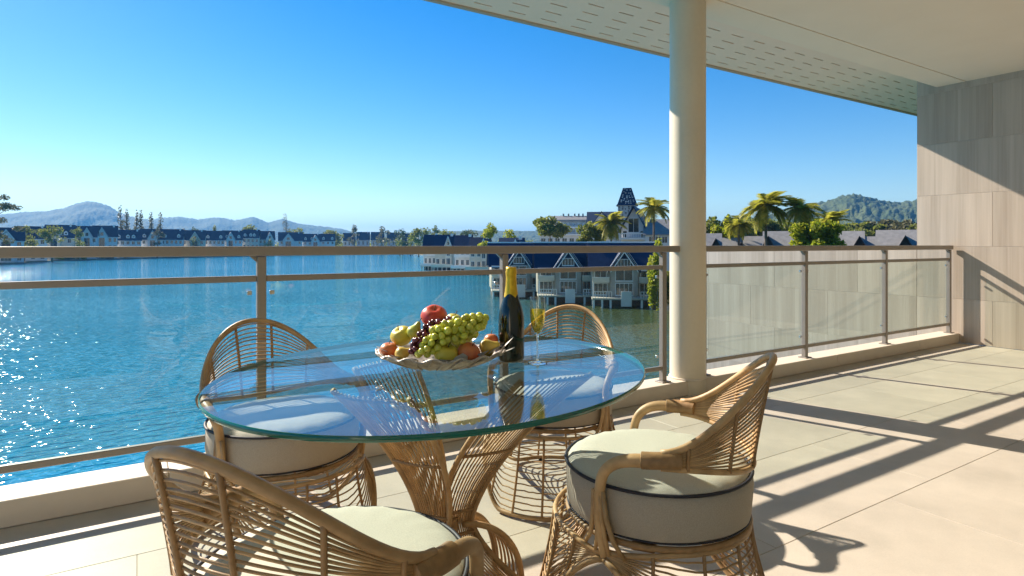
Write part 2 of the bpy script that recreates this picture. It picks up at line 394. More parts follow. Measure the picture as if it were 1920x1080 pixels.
# ------------------------------------------------------------------ rattan chairs
def make_chair():
    root = empty('rattan_chair')
    A = 80.0
    def pol(a, r, z): a = R_(a); return (r*math.cos(a), r*math.sin(a), z)
    def back(a, t):
        w = min(abs(a)/A, 1.0); e = 0.5+0.5*math.cos(math.pi*w)
        zt = 0.588+0.217*e**0.9; zb = 0.548-0.043*e
        rt = 0.276+0.048*e; rb = 0.272
        tt = t
        return pol(a, lerp(rb, rt, tt**1.2), lerp(zb, zt, tt))
    AA = np.linspace(-A, A, 41)
    mesh('top_rim', tube([back(a, 1) for a in AA], 0.0100, 8), M['rattan'], root, True)
    mesh('bottom_rim', tube([back(a, 0) for a in AA], 0.008, 8), M['rattan'], root, True)
    n = 19
    for i in range(1, n):
        jit = random.uniform(-0.006, 0.006)
        mesh('strand', tube([back(a, i/n+jit) for a in AA[::1]], 0.0029, 5), M['rattan'], root, True)
    for a in (-66, -40, -13, 13, 40, 66):
        pts = []
        for t in np.linspace(0, 1, 8):
            p = Vector(back(a, t)); q = Vector((p.x, p.y, 0)).normalized(); pts.append(p+q*0.004)
        mesh('rib', tube(pts, 0.0056, 6), M['rattan_dark'], root, True)
    for s in (-1, 1):
        path = [(72, 0.276, 0.572), (80, 0.277, 0.568), (88, 0.279, 0.566), (96, 0.283, 0.563), (103, 0.287, 0.552), (108.5, 0.290, 0.53), (111.5, 0.290, 0.50), (113, 0.289, 0.45), (113.5, 0.287, 0.40), (113, 0.283, 0.355), (112, 0.278, 0.315), (112, 0.275, 0.285)]
        rr = [0.0165, 0.018, 0.018, 0.017, 0.016, 0.0152, 0.0148, 0.0144, 0.0142, 0.014, 0.0135, 0.010]
        # resample
        P = [Vector(pol(s*a, r, z)) for a, r, z in path]
        Q = []; q = []
        for i in range(len(P)-1):
            p0, p1, p2, p3 = P[max(i-1, 0)], P[i], P[i+1], P[min(i+2, len(P)-1)]
            for t in (0, 0.33, 0.67):
                Q.append(0.5*((2*p1)+(p2-p0)*t+(2*p0-5*p1+4*p2-p3)*t*t+(3*p1-p0-3*p2+p3)*t**3)); q.append(lerp(rr[i], rr[i+1], t))
        Q.append(P[-1]); q.append(rr[-1])
        arm = mesh('arm', tube(Q, q, 10), M['rattan'], root, True)
        W_ = [Vector(pol(s*a, 0.2775, 0.5715-0.004*abs(a-74)/12)) for a in np.linspace(70, 90, 57)]
        mesh('wrap', tube(W_, [0.0215+(0.0014 if k % 2 else 0) for k in range(57)], 12), M['rattan_dark'], arm, True)
        # rods that spread from the arm's foot
        for k in range(4):
            da = (k-1.5)*3.4
            mesh('rod', tube([pol(s*(113+da*0.5), 0.293+0.003*(k % 2), 0.47), pol(s*(112.5+da*0.8), 0.292, 0.40), pol(s*(112+da*1.4), 0.288, 0.345), pol(s*(112+da*2.6), 0.283, 0.30)], [0.007, 0.0075, 0.007, 0.005], 6), M['rattan'], arm, True)
    mesh('seat_ring', tube([pol(a, 0.262, 0.336) for a in range(0, 360, 8)], 0.009, 8, True), M['rattan_dark'], root, True)
    mesh('seat_slat', G().box(-0.255, 0.255, -0.03, 0.03, 0.322, 0.338).box(-0.03, 0.03, -0.255, 0.255, 0.3205, 0.3365).vf, M['rattan_dark'], root)
    # base: a rear and a front shell that meet below the arms
    def shell(c0, span, zt, rtop, rbot, n, ribs, flat):
        def q(a, t):
            w = min(abs(a)/span, 1.0)
            zb = 0.014+0.27*smooth((w-flat)/(1-flat))**0.85
            zz = lerp(zt-0.02*smooth((w-.6)/.4), zb, t)
            e = 1-w**3
            r = lerp(0.277, rtop, e)+(rbot-rtop)*(t**1.4)*e
            return pol(c0+a, r, zz)
        SA = np.linspace(-span, span, 45)
        mesh('base_rim', tube([q(a, 1) for a in SA], 0.0095, 8), M['rattan'], root, True)
        mesh('base_rim', tube([q(a, 0) for a in SA], 0.0075, 8), M['rattan'], root, True)
        for i in range(1, n):
            mesh('strand', tube([q(a, i/n+random.uniform(-.006, .006)) for a in SA], 0.0029, 5), M['rattan'], root, True)
        for a in ribs:
            mesh('rib', tube([Vector(q(a, t))*1.0+Vector(pol(c0+a, 0.004, 0)) for t in np.linspace(0, 1, 8)], 0.0052, 6), M['rattan_dark'], root, True)
    shell(0, 112, 0.325, 0.262, 0.350, 13, (-84, -56, -30, -5, 5, 30, 56, 84), 0.42)
    shell(180, 68, 0.318, 0.302, 0.365, 13, (-50, -30, -10, 10, 30, 50), 0.30)
    for a in (-28, 28, 160, 200):
        mesh('foot_pad', lathe([(0.009, 0.0), (0.011, 0.004), (0.011, 0.012)], 12, True, True), M['rubber'], root, loc=pol(a, 0.35, 0.0005))
    # seat cushion
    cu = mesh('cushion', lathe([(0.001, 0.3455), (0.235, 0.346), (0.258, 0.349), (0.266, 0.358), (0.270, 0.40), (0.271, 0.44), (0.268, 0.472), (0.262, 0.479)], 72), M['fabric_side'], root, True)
    for v in cu.data.vertices:
        a = math.atan2(v.co.y, v.co.x); r0 = math.hypot(v.co.x, v.co.y)
        if r0 > 0.24:
            f = 1+0.005*math.sin(3*a+1)+0.004*math.sin(7*a+v.co.z*30)+0.003*math.sin(17*a+v.co.z*90); v.co.x *= f; v.co.y *= f
    prof = [(0.262, 0.479), (0.250, 0.489), (0.225, 0.497), (0.18, 0.503), (0.11, 0.506), (0.04, 0.507), (0.001, 0.507)]
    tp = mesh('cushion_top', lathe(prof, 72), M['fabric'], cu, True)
    me = tp.data
    for v in me.vertices:                        # soft puckers near the seam
        a = math.atan2(v.co.y, v.co.x); r = math.hypot(v.co.x, v.co.y)
        v.co.z += 0.0022*math.sin(a*23+2*math.sin(a*3))*max(0, (r-0.17)/0.1)*(1 if r < 0.26 else 0)+0.003*math.sin(3*v.co.x*9+1)*math.cos(v.co.y*14)*(1-r/0.27)
    for zz, rr_ in ((0.477, 0.2695), (0.352, 0.264)):
        mesh('piping', tube([pol(a, rr_, zz) for a in range(0, 360, 5)], 0.0048 if zz > 0.4 else 0.0028, 8, True), M['piping'], cu, True)
    return root
chair = make_chair()
chairs = [((0.33, 1.20), (-0.84, -0.53), 'rattan armchair nearest the viewer at lower left, seen from behind'),
          ((0.473, 2.365), (-0.20, 0.98), 'rattan armchair on the lake side, left of the table, against the railing'),
          ((1.32, 1.29), (0.60, -0.80), 'rattan armchair right of the table, standing free on the sunlit floor'),
          ((1.63, 2.24), (0.80, 0.60), 'rattan armchair farthest away, behind the champagne flute')]
for i, ((x, y), (bx, by), lab) in enumerate(chairs):
    o = chair if i == 0 else copy_tree(chair)
    o.location = (x, y, 0); o.rotation_euler = (0, 0, math.atan2(by, bx))
    tag(o, lab, 'chair', 'rattan armchairs round the table')

# ------------------------------------------------------------------ table
TX, TY, TZ, TT = 0.811, 1.693, 0.740, 0.014
tb = empty('glass_table', (TX, TY, 0)); tag(tb, 'oval glass-topped dining table on a splayed rattan pedestal', 'table')
ea, eb, er = 0.706, 0.603, math.atan2(0.4536, 0.8912)
N = 128
def ell(k, f, z): 
    q = 2*math.pi*k/N; x, y = ea*f*math.cos(q), eb*f*math.sin(q)
    return (x*math.cos(er)-y*math.sin(er), x*math.sin(er)+y*math.cos(er), z)
top = mesh('table_top', ([ell(k, 0.996, TZ) for k in range(N)]+[ell(k, 0.996, TZ-TT) for k in range(N)], [tuple(range(N)), tuple(range(2*N-1, N-1, -1))]), M['tglass'], tb)
ev = [ell(k, f, z) for f, z in ((0.996, TZ), (0.9995, TZ-0.002), (0.9995, TZ-TT+0.002), (0.996, TZ-TT)) for k in range(N)]
mesh('polished_edge', (ev, [(i*N+(k+1) % N, i*N+k, (i+1)*N+k, (i+1)*N+(k+1) % N) for i in range(3) for k in range(N)]), M['tedge'], top, True)
def blade(ang, parent, wl=None, flare=0.28):
    a = R_(ang); d = Vector((RX*math.cos(a)+FX*math.sin(a), RY*math.cos(a)+FY*math.sin(a), 0)); tdir = Vector((-d.y, d.x, 0))
    if wl: tdir = Vector((RX*wl[0]+FX*wl[1], RY*wl[0]+FY*wl[1], 0)).normalized()
    def q(x, t):                                # x in -1..1 across, t 0 floor .. 1 top
        z = lerp(0.008, 0.716, t)
        if z > 0.255: k = (z-0.255)/0.461; r = 0.048+flare*k**1.65; w = 0.046+0.078*k**0.9
        else: k = (0.255-z)/0.247; r = 0.048+0.20*k**1.7; w = 0.046+0.045*k
        p = d*(r-0.25*w*w/0.12*x*x)+tdir*(w*x); p.z = z; return p
    T = np.linspace(0, 1, 30)
    for x in (-1, 1):
        mesh('pedestal_rod', tube([q(x, t) for t in T], 0.0088, 8), M['rattan'], parent, True)
    for x in np.linspace(-0.86, 0.86, 14):
        mesh('strand', tube([q(x, t) for t in T], 0.0030, 5), M['rattan'], parent, True)
    for t in (0.02, 0.30, 0.40, 0.66, 0.985):
        mesh('crossbar', tube([q(x, t)+d*0.003 for x in np.linspace(-1, 1, 9)], 0.0055, 6), M['rattan_dark'], parent, True)
def arch(ang, parent):
    a = R_(ang); d = Vector((RX*math.cos(a)+FX*math.sin(a), RY*math.cos(a)+FY*math.sin(a), 0)); tdir = Vector((-d.y, d.x, 0))
    def q(x, t):
        ph = t*math.pi*0.5
        r = 0.05+0.185*math.sin(ph); z = 0.012+0.235*math.cos(ph)**0.8; w = 0.03+0.055*math.sin(ph)
        p = d*r+tdir*(w*x); p.z = z; return p
    T = np.linspace(0, 1, 20)
    for x in (-1, 1): mesh('pedestal_rod', tube([q(x, t) for t in T], 0.0105, 8), M['rattan'], parent, True)
    for x in np.linspace(-0.75, 0.75, 6): mesh('strand', tube([q(x, t) for t in T], 0.0042, 5), M['rattan'], parent, True)
    mesh('crossbar', tube([q(x, 1) for x in np.linspace(-1, 1, 9)], 0.009, 6), M['rattan_dark'], parent, True)
ped = empty('pedestal', parent=tb)
for a, wl, fl_ in ((236, (0.92, -0.38), 0.29), (-6, (0.9, 0.42), 0.34), (140, None, 0.28)): blade(a, ped, wl, fl_)
for a in (32, 150, 270): arch(a, ped)
mesh('waist_binding', tube([(0, 0, 0.215+0.006*k) for k in range(11)], [0.044+0.002*(k % 2) for k in range(11)], 20), M['rattan_dark'], ped, True)
for a in (236, -6, 140):
    q_ = R_(a); d = Vector((RX*math.cos(q_)+FX*math.sin(q_), RY*math.cos(q_)+FY*math.sin(q_), 0))*0.285
    mesh('pad', lathe([(0.012, 0.0), (0.014, 0.004), (0.014, 0.0068)], 16, True, True), M['rubber'], ped, loc=(d.x, d.y, 0.719))

# ------------------------------------------------------------------ things on the table
TBL = TZ+0.0006
def fruit_mat(name, col, col2, sc=18, rough=0.4): return mat(name, col, rough, noise=(sc, col2, 0.9), bump=(160, 0.06, 0.001))
FM = {'red': fruit_mat('red_apple', (0.55, 0.03, 0.025), (0.62, 0.13, 0.05)), 'yel': fruit_mat('yellow_apple', (0.60, 0.47, 0.04), (0.48, 0.44, 0.06)),
      'grn': fruit_mat('green_pear', (0.40, 0.46, 0.06), (0.52, 0.50, 0.08)), 'org': fruit_mat('peach', (0.62, 0.22, 0.06), (0.50, 0.09, 0.04)),
      'pear': fruit_mat('yellow_pear', (0.62, 0.46, 0.07), (0.52, 0.34, 0.06)), 'stem': mat('fruit_stem', (0.10, 0.06, 0.03), 0.8)}
def grape_mat(name, col, col2):
    m = mat(name, col, 0.25, rand=0.25, noise=(30, col2, 0.7)); b = m.node_tree.nodes['Principled BSDF']
    b.inputs['Subsurface Weight'].default_value = 0.4; b.inputs['Subsurface Radius'].default_value = (0.008, 0.008, 0.003); b.inputs['Subsurface Scale'].default_value = 0.6
    return m
FM['gg'] = grape_mat('green_grape', (0.52, 0.55, 0.06), (0.60, 0.55, 0.10)); FM['rg'] = grape_mat('red_grape', (0.13, 0.015, 0.025), (0.07, 0.01, 0.02))
def ico(r, sub=3):
    bm = bmesh.new(); bmesh.ops.create_icosphere(bm, subdivisions=sub, radius=r)
    bm.verts.index_update(); out = [tuple(v.co) for v in bm.verts], [tuple(q.index for q in f.verts) for f in bm.faces]; bm.free(); return out
def apple_vf(r, dimple=0.25, lobes=0.03):
    pr = []
    for k in range(19):
        t = math.pi*k/18; rr = math.sin(t); z = -math.cos(t)
        z = z*0.92-(dimple*math.exp(-(rr/0.32)**2) if z > 0 else -0.14*math.exp(-(rr/0.3)**2)); rr = rr*(1.0+0.06*math.cos(t-2.2))
        pr.append((max(rr, 0.002)*r, z*r))
    v, f = lathe(pr, 24, True, True)
    v = [(x*(1+lobes*math.cos(5*math.atan2(y, x))), y*(1+lobes*math.cos(5*math.atan2(y, x))), z) for x, y, z in v]; return v, f
def pear_vf(r):
    pr = []
    for k in range(25):
        t = k/24; z = -1+2.55*t
        rr = math.sqrt(max(0, 1-min(1, abs(z))**2)) if z < 0 else (1-0.62*smooth(z/1.15))*math.sqrt(max(0.0, 1-(max(0, z-0.9)/0.65)**2))
        pr.append((max(rr, 0.002)*r, z*r*0.95))
    return lathe(pr, 24, True, True)
def fruit(name, label, u, v, s, r, kind, m, tilt=(0, 0, 0), cat='fruit'):
    p = ppt(u, v, s); o = empty(name, p); o.rotation_euler = tilt; tag(o, label, cat)
    vf = apple_vf(r) if kind == 'apple' else apple_vf(r, 0.12, 0.0) if kind == 'peach' else pear_vf(r)
    mesh('flesh', vf, FM[m], o, True)
    top_ = r*0.72 if kind != 'pear' else r*1.40
    mesh('stem', tube([(0, 0, top_-0.004), (0.001, 0.001, top_+0.006), (0.004, 0.002, top_+0.014)], [0.0014, 0.0012, 0.0018], 6), FM['stem'], o, True)
    return o
BX, BY = 0.809, 1.712
silver = mat('silvery_wicker', (0.52, 0.47, 0.42), 0.4, metal=0.35, noise=(60, (0.28, 0.24, 0.21), 0.9), bump=(160, 0.5, 0.002))
petal_m = mat('pearl_petal', (0.74, 0.70, 0.66), 0.35, metal=0.2, noise=(30, (0.58, 0.54, 0.51), 0.7))
bowl = empty('fruit_bowl', (BX, BY, TBL), math.atan2(RY, RX)); tag(bowl, 'wide silvery wicker fruit bowl with petal trim on the glass table', 'bowl')
bp_ = [(0.004, 0.003), (0.085, 0.0005), (0.105, 0.003), (0.130, 0.011), (0.157, 0.022), (0.180, 0.034), (0.196, 0.043)]
n = 96; vv = []; ff = []
prof = bp_+[(r-0.003, z+0.005) for r, z in bp_[::-1]]
for r, z in prof:
    for k in range(n):
        q = 2*math.pi*k/n; w = max(0, (r-0.08)/0.12); rad = r*(1+0.018*w*math.cos(16*q)); zz = z+0.006*w*math.cos(16*q)
        vv.append((rad*math.cos(q)*1.0, rad*math.sin(q)*0.86, zz))
for i in range(len(prof)-1):
    for k in range(n): ff.append((i*n+k, i*n+(k+1) % n, (i+1)*n+(k+1) % n, (i+1)*n+k))
mesh('dish', (vv, ff), silver, bowl, True)
for k in range(28):
    q = 2*math.pi*k/28
    mesh('weave_rib', tube([((r+0.002)*math.cos(q+tw_), (r+0.002)*math.sin(q+tw_)*0.86, z+0.001) for (r, z), tw_ in zip(bp_[2:], (0, .05, .1, .15, .2))], 0.0032, 5), silver, bowl, True)
mesh('bowl_rim', tube([(0.199*(1+0.018*math.cos(16*q))*math.cos(q), 0.199*(1+0.018*math.cos(16*q))*math.sin(q)*0.86, 0.0445+0.006*math.cos(16*q)) for q in np.linspace(0, 2*math.pi, 120, endpoint=False)], 0.0032, 6, True), silver, bowl, True)
def petal(ang, r0, z0, ln, wd, tilt, curl):
    a = R_(ang); vv = []; ff = []; nu, nv = 9, 7
    for sgn in (0.0, 0.0016):
        for i in range(nu):
            t = i/(nu-1); w = wd*math.sin(math.pi*(0.06+0.94*t)**0.75)**0.8 if i < nu-1 else wd*0.05
            for j in range(nv):
                x = (j/(nv-1)*2-1)*w; rr = r0+ln*t*math.cos(tilt); zz = z0+ln*t*math.sin(tilt)+curl*t*t+0.25*x*x/wd+sgn
                vv.append((rr*math.cos(a)-x*math.sin(a), (rr*math.sin(a)+x*math.cos(a))*0.9, zz))
    m_ = nu*nv
    for i in range(nu-1):
        for j in range(nv-1):
            b0 = i*nv+j; ff += [(b0, b0+1, b0+nv+1, b0+nv), (m_+b0, m_+b0+nv, m_+b0+nv+1, m_+b0+1)]
    return mesh('petal', (vv, ff), petal_m, bowl, True)
for a, r0, z0, ln, wd, ti, cu_ in ((-84, 0.150, 0.026, 0.045, 0.034, 0.45, 0.004), (-62, 0.150, 0.026, 0.042, 0.022, 1.0, 0.0), (-97, 0.12, 0.02, 0.05, 0.022, 0.5, 0.0), (-118, 0.13, 0.026, 0.05, 0.018, 0.5, 0), (-140, 0.14, 0.03, 0.045, 0.018, 0.5, 0),
                                   (2, 0.185, 0.040, 0.060, 0.012, 0.75, 0.006), (-6, 0.180, 0.034, 0.058, 0.010, 0.35, 0.006), (-20, 0.165, 0.045, 0.05, 0.016, 0.6, 0), (-36, 0.15, 0.036, 0.05, 0.02, 0.6, 0), (-165, 0.16, 0.045, 0.045, 0.018, 0.5, 0), (60, 0.17, 0.055, 0.05, 0.02, 0.7, 0), (120, 0.17, 0.055, 0.05, 0.02, 0.7, 0)):
    petal(a, r0, z0, ln, wd, ti, cu_)
S0 = 1.88
fruit('apple', 'glossy red apple on top of the fruit heap', 814, 594, 1.90, 0.040, 'apple', 'red', (0.5, -0.2, 0))
fruit('quince', 'large yellow-green quince at the back left of the bowl', 753, 630, 1.90, 0.034, 'apple', 'yel', (0.2, -0.5, 0))
fruit('pear', 'pale green pear leaning beside the red apple', 777, 622, 1.87, 0.024, 'pear', 'grn', (0.3, 0.35, 0.4))
fruit('peach', 'small orange-red peach at the left rim of the bowl', 729, 657, 1.86, 0.027, 'peach', 'org', (0.2, 0, 0))
fruit('pear', 'yellow pear lying at the front left of the bowl', 754, 664, 1.80, 0.023, 'pear', 'pear', (0.2, 1.1, -0.25))
fruit('apple', 'yellow apple at the front of the bowl behind a white petal', 836, 664, 1.78, 0.036, 'apple', 'yel', (0.45, 0.1, 0))
fruit('peach', 'orange-red peach at the front, right of the yellow apple', 879, 662, 1.80, 0.034, 'peach', 'org', (0.5, 0.2, 0))
fruit('mango', 'golden mango at the right rim of the bowl', 914, 652, 1.85, 0.028, 'pear', 'pear', (0, 1.25, -0.5))
fruit('apple', 'small yellow apple peeping over the dark grapes on top', 851, 600, 1.93, 0.024, 'apple', 'yel', (0.2, 0.2, 0))
fruit('plum', 'reddish plum at the far right of the bowl', 921, 637, 1.93, 0.022, 'peach', 'org', (0, 0, 0))
fruit('apple', 'yellow apple in the middle of the heap below the red apple', 812, 640, 1.91, 0.040, 'apple', 'yel', (0.2, 0.2, 0))
fruit('apple', 'green apple under the green grapes', 862, 640, 1.90, 0.038, 'apple', 'grn', (0.2, 0.2, 0))
def bunch(label, path, n, r, m, spread, seed):
    rd = random.Random(seed); p0 = ppt(*path[0][:3]); o = empty('grape_bunch', p0); tag(o, label, 'grapes', 'grape bunches')
    P = [ppt(*q[:3])-p0 for q in path]; wid = [q[3] for q in path]
    src = mesh('grape', ico(r, 3), FM[m], o, True); pts = []
    for k in range(n*40):
        if len(pts) >= n: break
        t = rd.random()*(len(P)-1); i = min(int(t), len(P)-2); c_ = P[i].lerp(P[i+1], t-i); w = lerp(wid[i], wid[i+1], t-i)*spread
        d_ = Vector((rd.gauss(0, 1), rd.gauss(0, 1), rd.gauss(0, 1))).normalized()*w
        q = c_+d_
        if all((q-e).length > r*1.5 for e in pts): pts.append(q)
    for k, q in enumerate(pts):
        g_ = src if k == 0 else inst(src, o)
        g_.location = q; sc_ = rd.uniform(0.88, 1.1); g_.scale = (sc_, sc_, sc_*rd.uniform(1.0, 1.15)); g_.rotation_euler = (rd.random()*3, rd.random()*3, 0)
    mesh('stalk', tube(P, [0.003]*len(P), 6), FM['stem'], o, True)
    return o
bunch('long bunch of green grapes draped from the right over the front of the heap', [(903, 600, 1.86, 0.014), (885, 612, 1.83, 0.030), (850, 622, 1.80, 0.036), (825, 632, 1.78, 0.030), (805, 648, 1.765, 0.020), (790, 664, 1.765, 0.010)], 95, 0.0115, 'gg', 1.0, 3)
bunch('dark red bunch of grapes trailing below the red apple', [(843, 606, 1.86, 0.014), (818, 612, 1.82, 0.022), (800, 626, 1.80, 0.020), (786, 642, 1.785, 0.018), (779, 660, 1.775, 0.012)], 60, 0.0088, 'rg', 1.0, 5)

# champagne bottle
x, y = ground_pt(958.5, 1.955)
bt = empty('champagne_bottle', (x, y, TBL)); tag(bt, 'dark champagne bottle with gold foil neck standing beside the fruit bowl', 'bottle')
bglass = mat('bottle_glass', (0.008, 0.012, 0.006), 0.08, spec=0.7)
mesh('body', lathe([(0.001, 0.012), (0.02, 0.006), (0.036, 0.0), (0.041, 0.003), (0.0428, 0.01), (0.0428, 0.125), (0.0415, 0.145), (0.038, 0.165), (0.0325, 0.185), (0.0265, 0.203), (0.021, 0.222), (0.0178, 0.245), (0.0163, 0.27), (0.016, 0.30)], 48), bglass, bt, True)
foil = mat('gold_foil', (0.78, 0.50, 0.03), 0.36, metal=0.55, noise=(70, (0.62, 0.36, 0.015), 0.7), bump=(140, 0.35, 0.002))
nf = 48; vv = []; ff = []
for i, t in enumerate(np.linspace(0, 1, 14)):
    for k in range(nf):
        q = 2*math.pi*k/nf; lo = 0.208+0.012*abs(math.sin(q*2))
        z = lerp(lo, 0.307, t)
        r = np.interp(z, [0.20, 0.222, 0.245, 0.27, 0.278, 0.283, 0.290, 0.300, 0.307], [0.0282, 0.0217, 0.0187, 0.0173, 0.0172, 0.0190, 0.0182, 0.0172, 0.0165])
        vv.append((r*math.cos(q), r*math.sin(q), z))
for i in range(13):
    for k in range(nf): ff.append((i*nf+k, i*nf+(k+1) % nf, (i+1)*nf+(k+1) % nf, (i+1)*nf+k))
ff.append(tuple(13*nf+k for k in range(nf)))
mesh('gold_foil', (vv, ff), foil, bt, True)
# flute
x, y = ground_pt(1008, 1.915)
fl = empty('champagne_flute', (x, y, TBL)); tag(fl, 'filled champagne flute standing right of the bottle', 'glass')
cg = clear_glass('crystal', (0.95, 0.97, 0.96), 1.75)
sg = bpy.data.materials.new('solid_crystal'); sg.use_nodes = True
for k_, x_ in (('Base Color', (1, 1, 1, 1)), ('Roughness', 0.02), ('Transmission Weight', 1.0), ('IOR', 1.5)): sg.node_tree.nodes['Principled BSDF'].inputs[k_].default_value = x_
mesh('foot', lathe([(0.001, 0.0), (0.031, 0.0), (0.0315, 0.0012), (0.02, 0.003), (0.006, 0.006), (0.0036, 0.012)], 40), sg, fl, True)
mesh('stem', lathe([(0.0036, 0.0122), (0.003, 0.04), (0.003, 0.075), (0.0042, 0.088), (0.006, 0.093)], 20, True), sg, fl, True)
fb = [(0.001, 0.0935), (0.010, 0.0985), (0.0165, 0.108), (0.0215, 0.124), (0.0245, 0.145), (0.0252, 0.17), (0.0248, 0.195), (0.0243, 0.212)]
mesh('cup', lathe(fb+[(r-0.0008 if r > 0.002 else 0.0008, z+0.0008) for r, z in fb[::-1]], 48), cg, fl, True)
wine = bpy.data.materials.new('champagne'); wine.use_nodes = True; nt = wine.node_tree; nt.nodes.clear()
o_ = nt.nodes.new('ShaderNodeOutputMaterial'); mx = nt.nodes.new('ShaderNodeMixShader'); mx.inputs[0].default_value = 0.28
t_ = nt.nodes.new('ShaderNodeBsdfTransparent'); t_.inputs[0].default_value = (0.93, 0.80, 0.22, 1)
d_ = nt.nodes.new('ShaderNodeBsdfTranslucent'); d_.inputs[0].default_value = (0.85, 0.68, 0.10, 1)
nt.links.new(t_.outputs[0], mx.inputs[1]); nt.links.new(d_.outputs[0], mx.inputs[2]); nt.links.new(mx.outputs[0], o_.inputs[0])
mesh('champagne', lathe([(0.001, 0.0955), (0.009, 0.1), (0.0152, 0.109), (0.0202, 0.125), (0.0231, 0.145), (0.0237, 0.17), (0.0238, 0.172), (0.001, 0.172)], 40), wine, fl, True)

# ------------------------------------------------------------------ lake, land and hills
HW = 9.0; WZ = EYE-HW                                  # eye height above the lake
lake = mesh('lake', ([(-9000, -3000, WZ), (9000, -3000, WZ), (9000, 9000, WZ), (-9000, 9000, WZ)], [(0, 1, 2, 3)]), M['water']); tag(lake, 'blue rippled lake', 'lake', kind='structure')
M['grass'] = mat('bank_grass', (0.20, 0.17, 0.11), 0.9, noise=(0.12, (0.11, 0.11, 0.04), 0.9), bump=(2, 0.5, 0.2))
shore = [(-900, 560), (-500, 515), (0, 496.5), (100, 489.5), (280, 484.5), (480, 480), (640, 477.4), (770, 476), (800, 479), (860, 484), (930, 498), (985, 520), (1030, 545), (1130, 556), (1215, 563), (1300, 570), (1420, 582), (1560, 600)]
sp = []
for u, v in shore:
    s = FPX*HW/(v-V0); sp.append(ground_pt(u, s))
far = [(160, 10), (600, -300), (9000, -600), (9000, 9000), (-9000, 9000), (-9000, 500), (-900, 420)]
ring = sp+far; n = len(ring); zt = WZ+0.55
land = mesh('ground', ([(x, y, zt) for x, y in ring]+[(x*0.996, y*0.996, WZ-0.5) for x, y in sp], [tuple(range(n))[::-1]]+[(i, i+1, n+i+1, n+i) for i in range(len(sp)-1)]), M['grass'])
tag(land, 'green land around the lake', 'ground', kind='structure')

M['forest_hill'] = mat('forested_hill', (0.04, 0.07, 0.022), 0.95, noise=(0.012, (0.08, 0.10, 0.03), 0.9), bump=(0.09, 1.0, 8.0))
def hill(label, prof, s, depth, seed, amp=0.12):
    rd = np.random.default_rng(seed); us = np.array([p[0] for p in prof], float); vs = np.array([p[1] for p in prof], float)
    nu, nd = max(80, int((us[-1]-us[0])/2.2)), 61; vv = []; ff = []
    uu = np.linspace(us[0], us[-1], nu)
    ph = rd.random(40)*6.28
    for j in range(nd):
        t = -1+2*j/(nd-1); sj = s+depth*t
        for i, u in enumerate(uu):
            hgt = zat(np.interp(u, us, vs), s)-WZ
            e = max(0.0, 1-abs(t)**1.3)
            x, y = ground_pt(u, sj)
            w = mnoise.fractal(Vector((x, y, seed*97.0))/(s*0.09), 0.9, 2.1, 6)
            w2 = mnoise.fractal(Vector((x, y, seed*31.0))/14.0, 0.8, 2.0, 3)
            hh = hgt*(e*(1+amp*2.6*w*min(1.0, (1-e)*2.2)))+(w2*min(6.0, hgt*0.05) if e > 0.12 else 0)
            vv.append((x, y, WZ-1+max(hh, 0)))
    for j in range(nd-1):
        for i in range(nu-1): ff.append((j*nu+i, j*nu+i+1, (j+1)*nu+i+1, (j+1)*nu+i))
    o = mesh('hill', (vv, ff), M['forest_hill'], smooth=True); tag(o, label, 'hill', kind='structure'); return o
hill('tall wooded hill on the left beyond the far shore', [(-260, 430), (-80, 404), (0, 402), (40, 398), (90, 395), (120, 390), (145, 380), (165, 377), (185, 379), (205, 386), (222, 397), (250, 407), (280, 412), (320, 430), (360, 457)], 3600, 700, 1)
hill('low wooded ridge in the middle distance', [(200, 440), (260, 415), (300, 409), (335, 406), (370, 411), (410, 407), (440, 413), (475, 406), (503, 417), (530, 410), (560, 419), (600, 424), (640, 429), (680, 440), (740, 456)], 4200, 600, 2)
hill('green wooded hill on the right behind the palms', [(1240, 452), (1300, 428), (1370, 413), (1400, 410), (1450, 402), (1480, 392), (1520, 382), (1555, 376), (1580, 367), (1600, 363), (1625, 369), (1660, 377), (1690, 379), (1720, 375), (1780, 382), (1850, 405), (1950, 440)], 1500, 480, 3)
hill('far low wooded ridge along the horizon', [(560, 450), (700, 438), (800, 434), (900, 432), (1000, 433), (1120, 436), (1300, 434), (1400, 436), (1600, 446)], 2600, 400, 4)

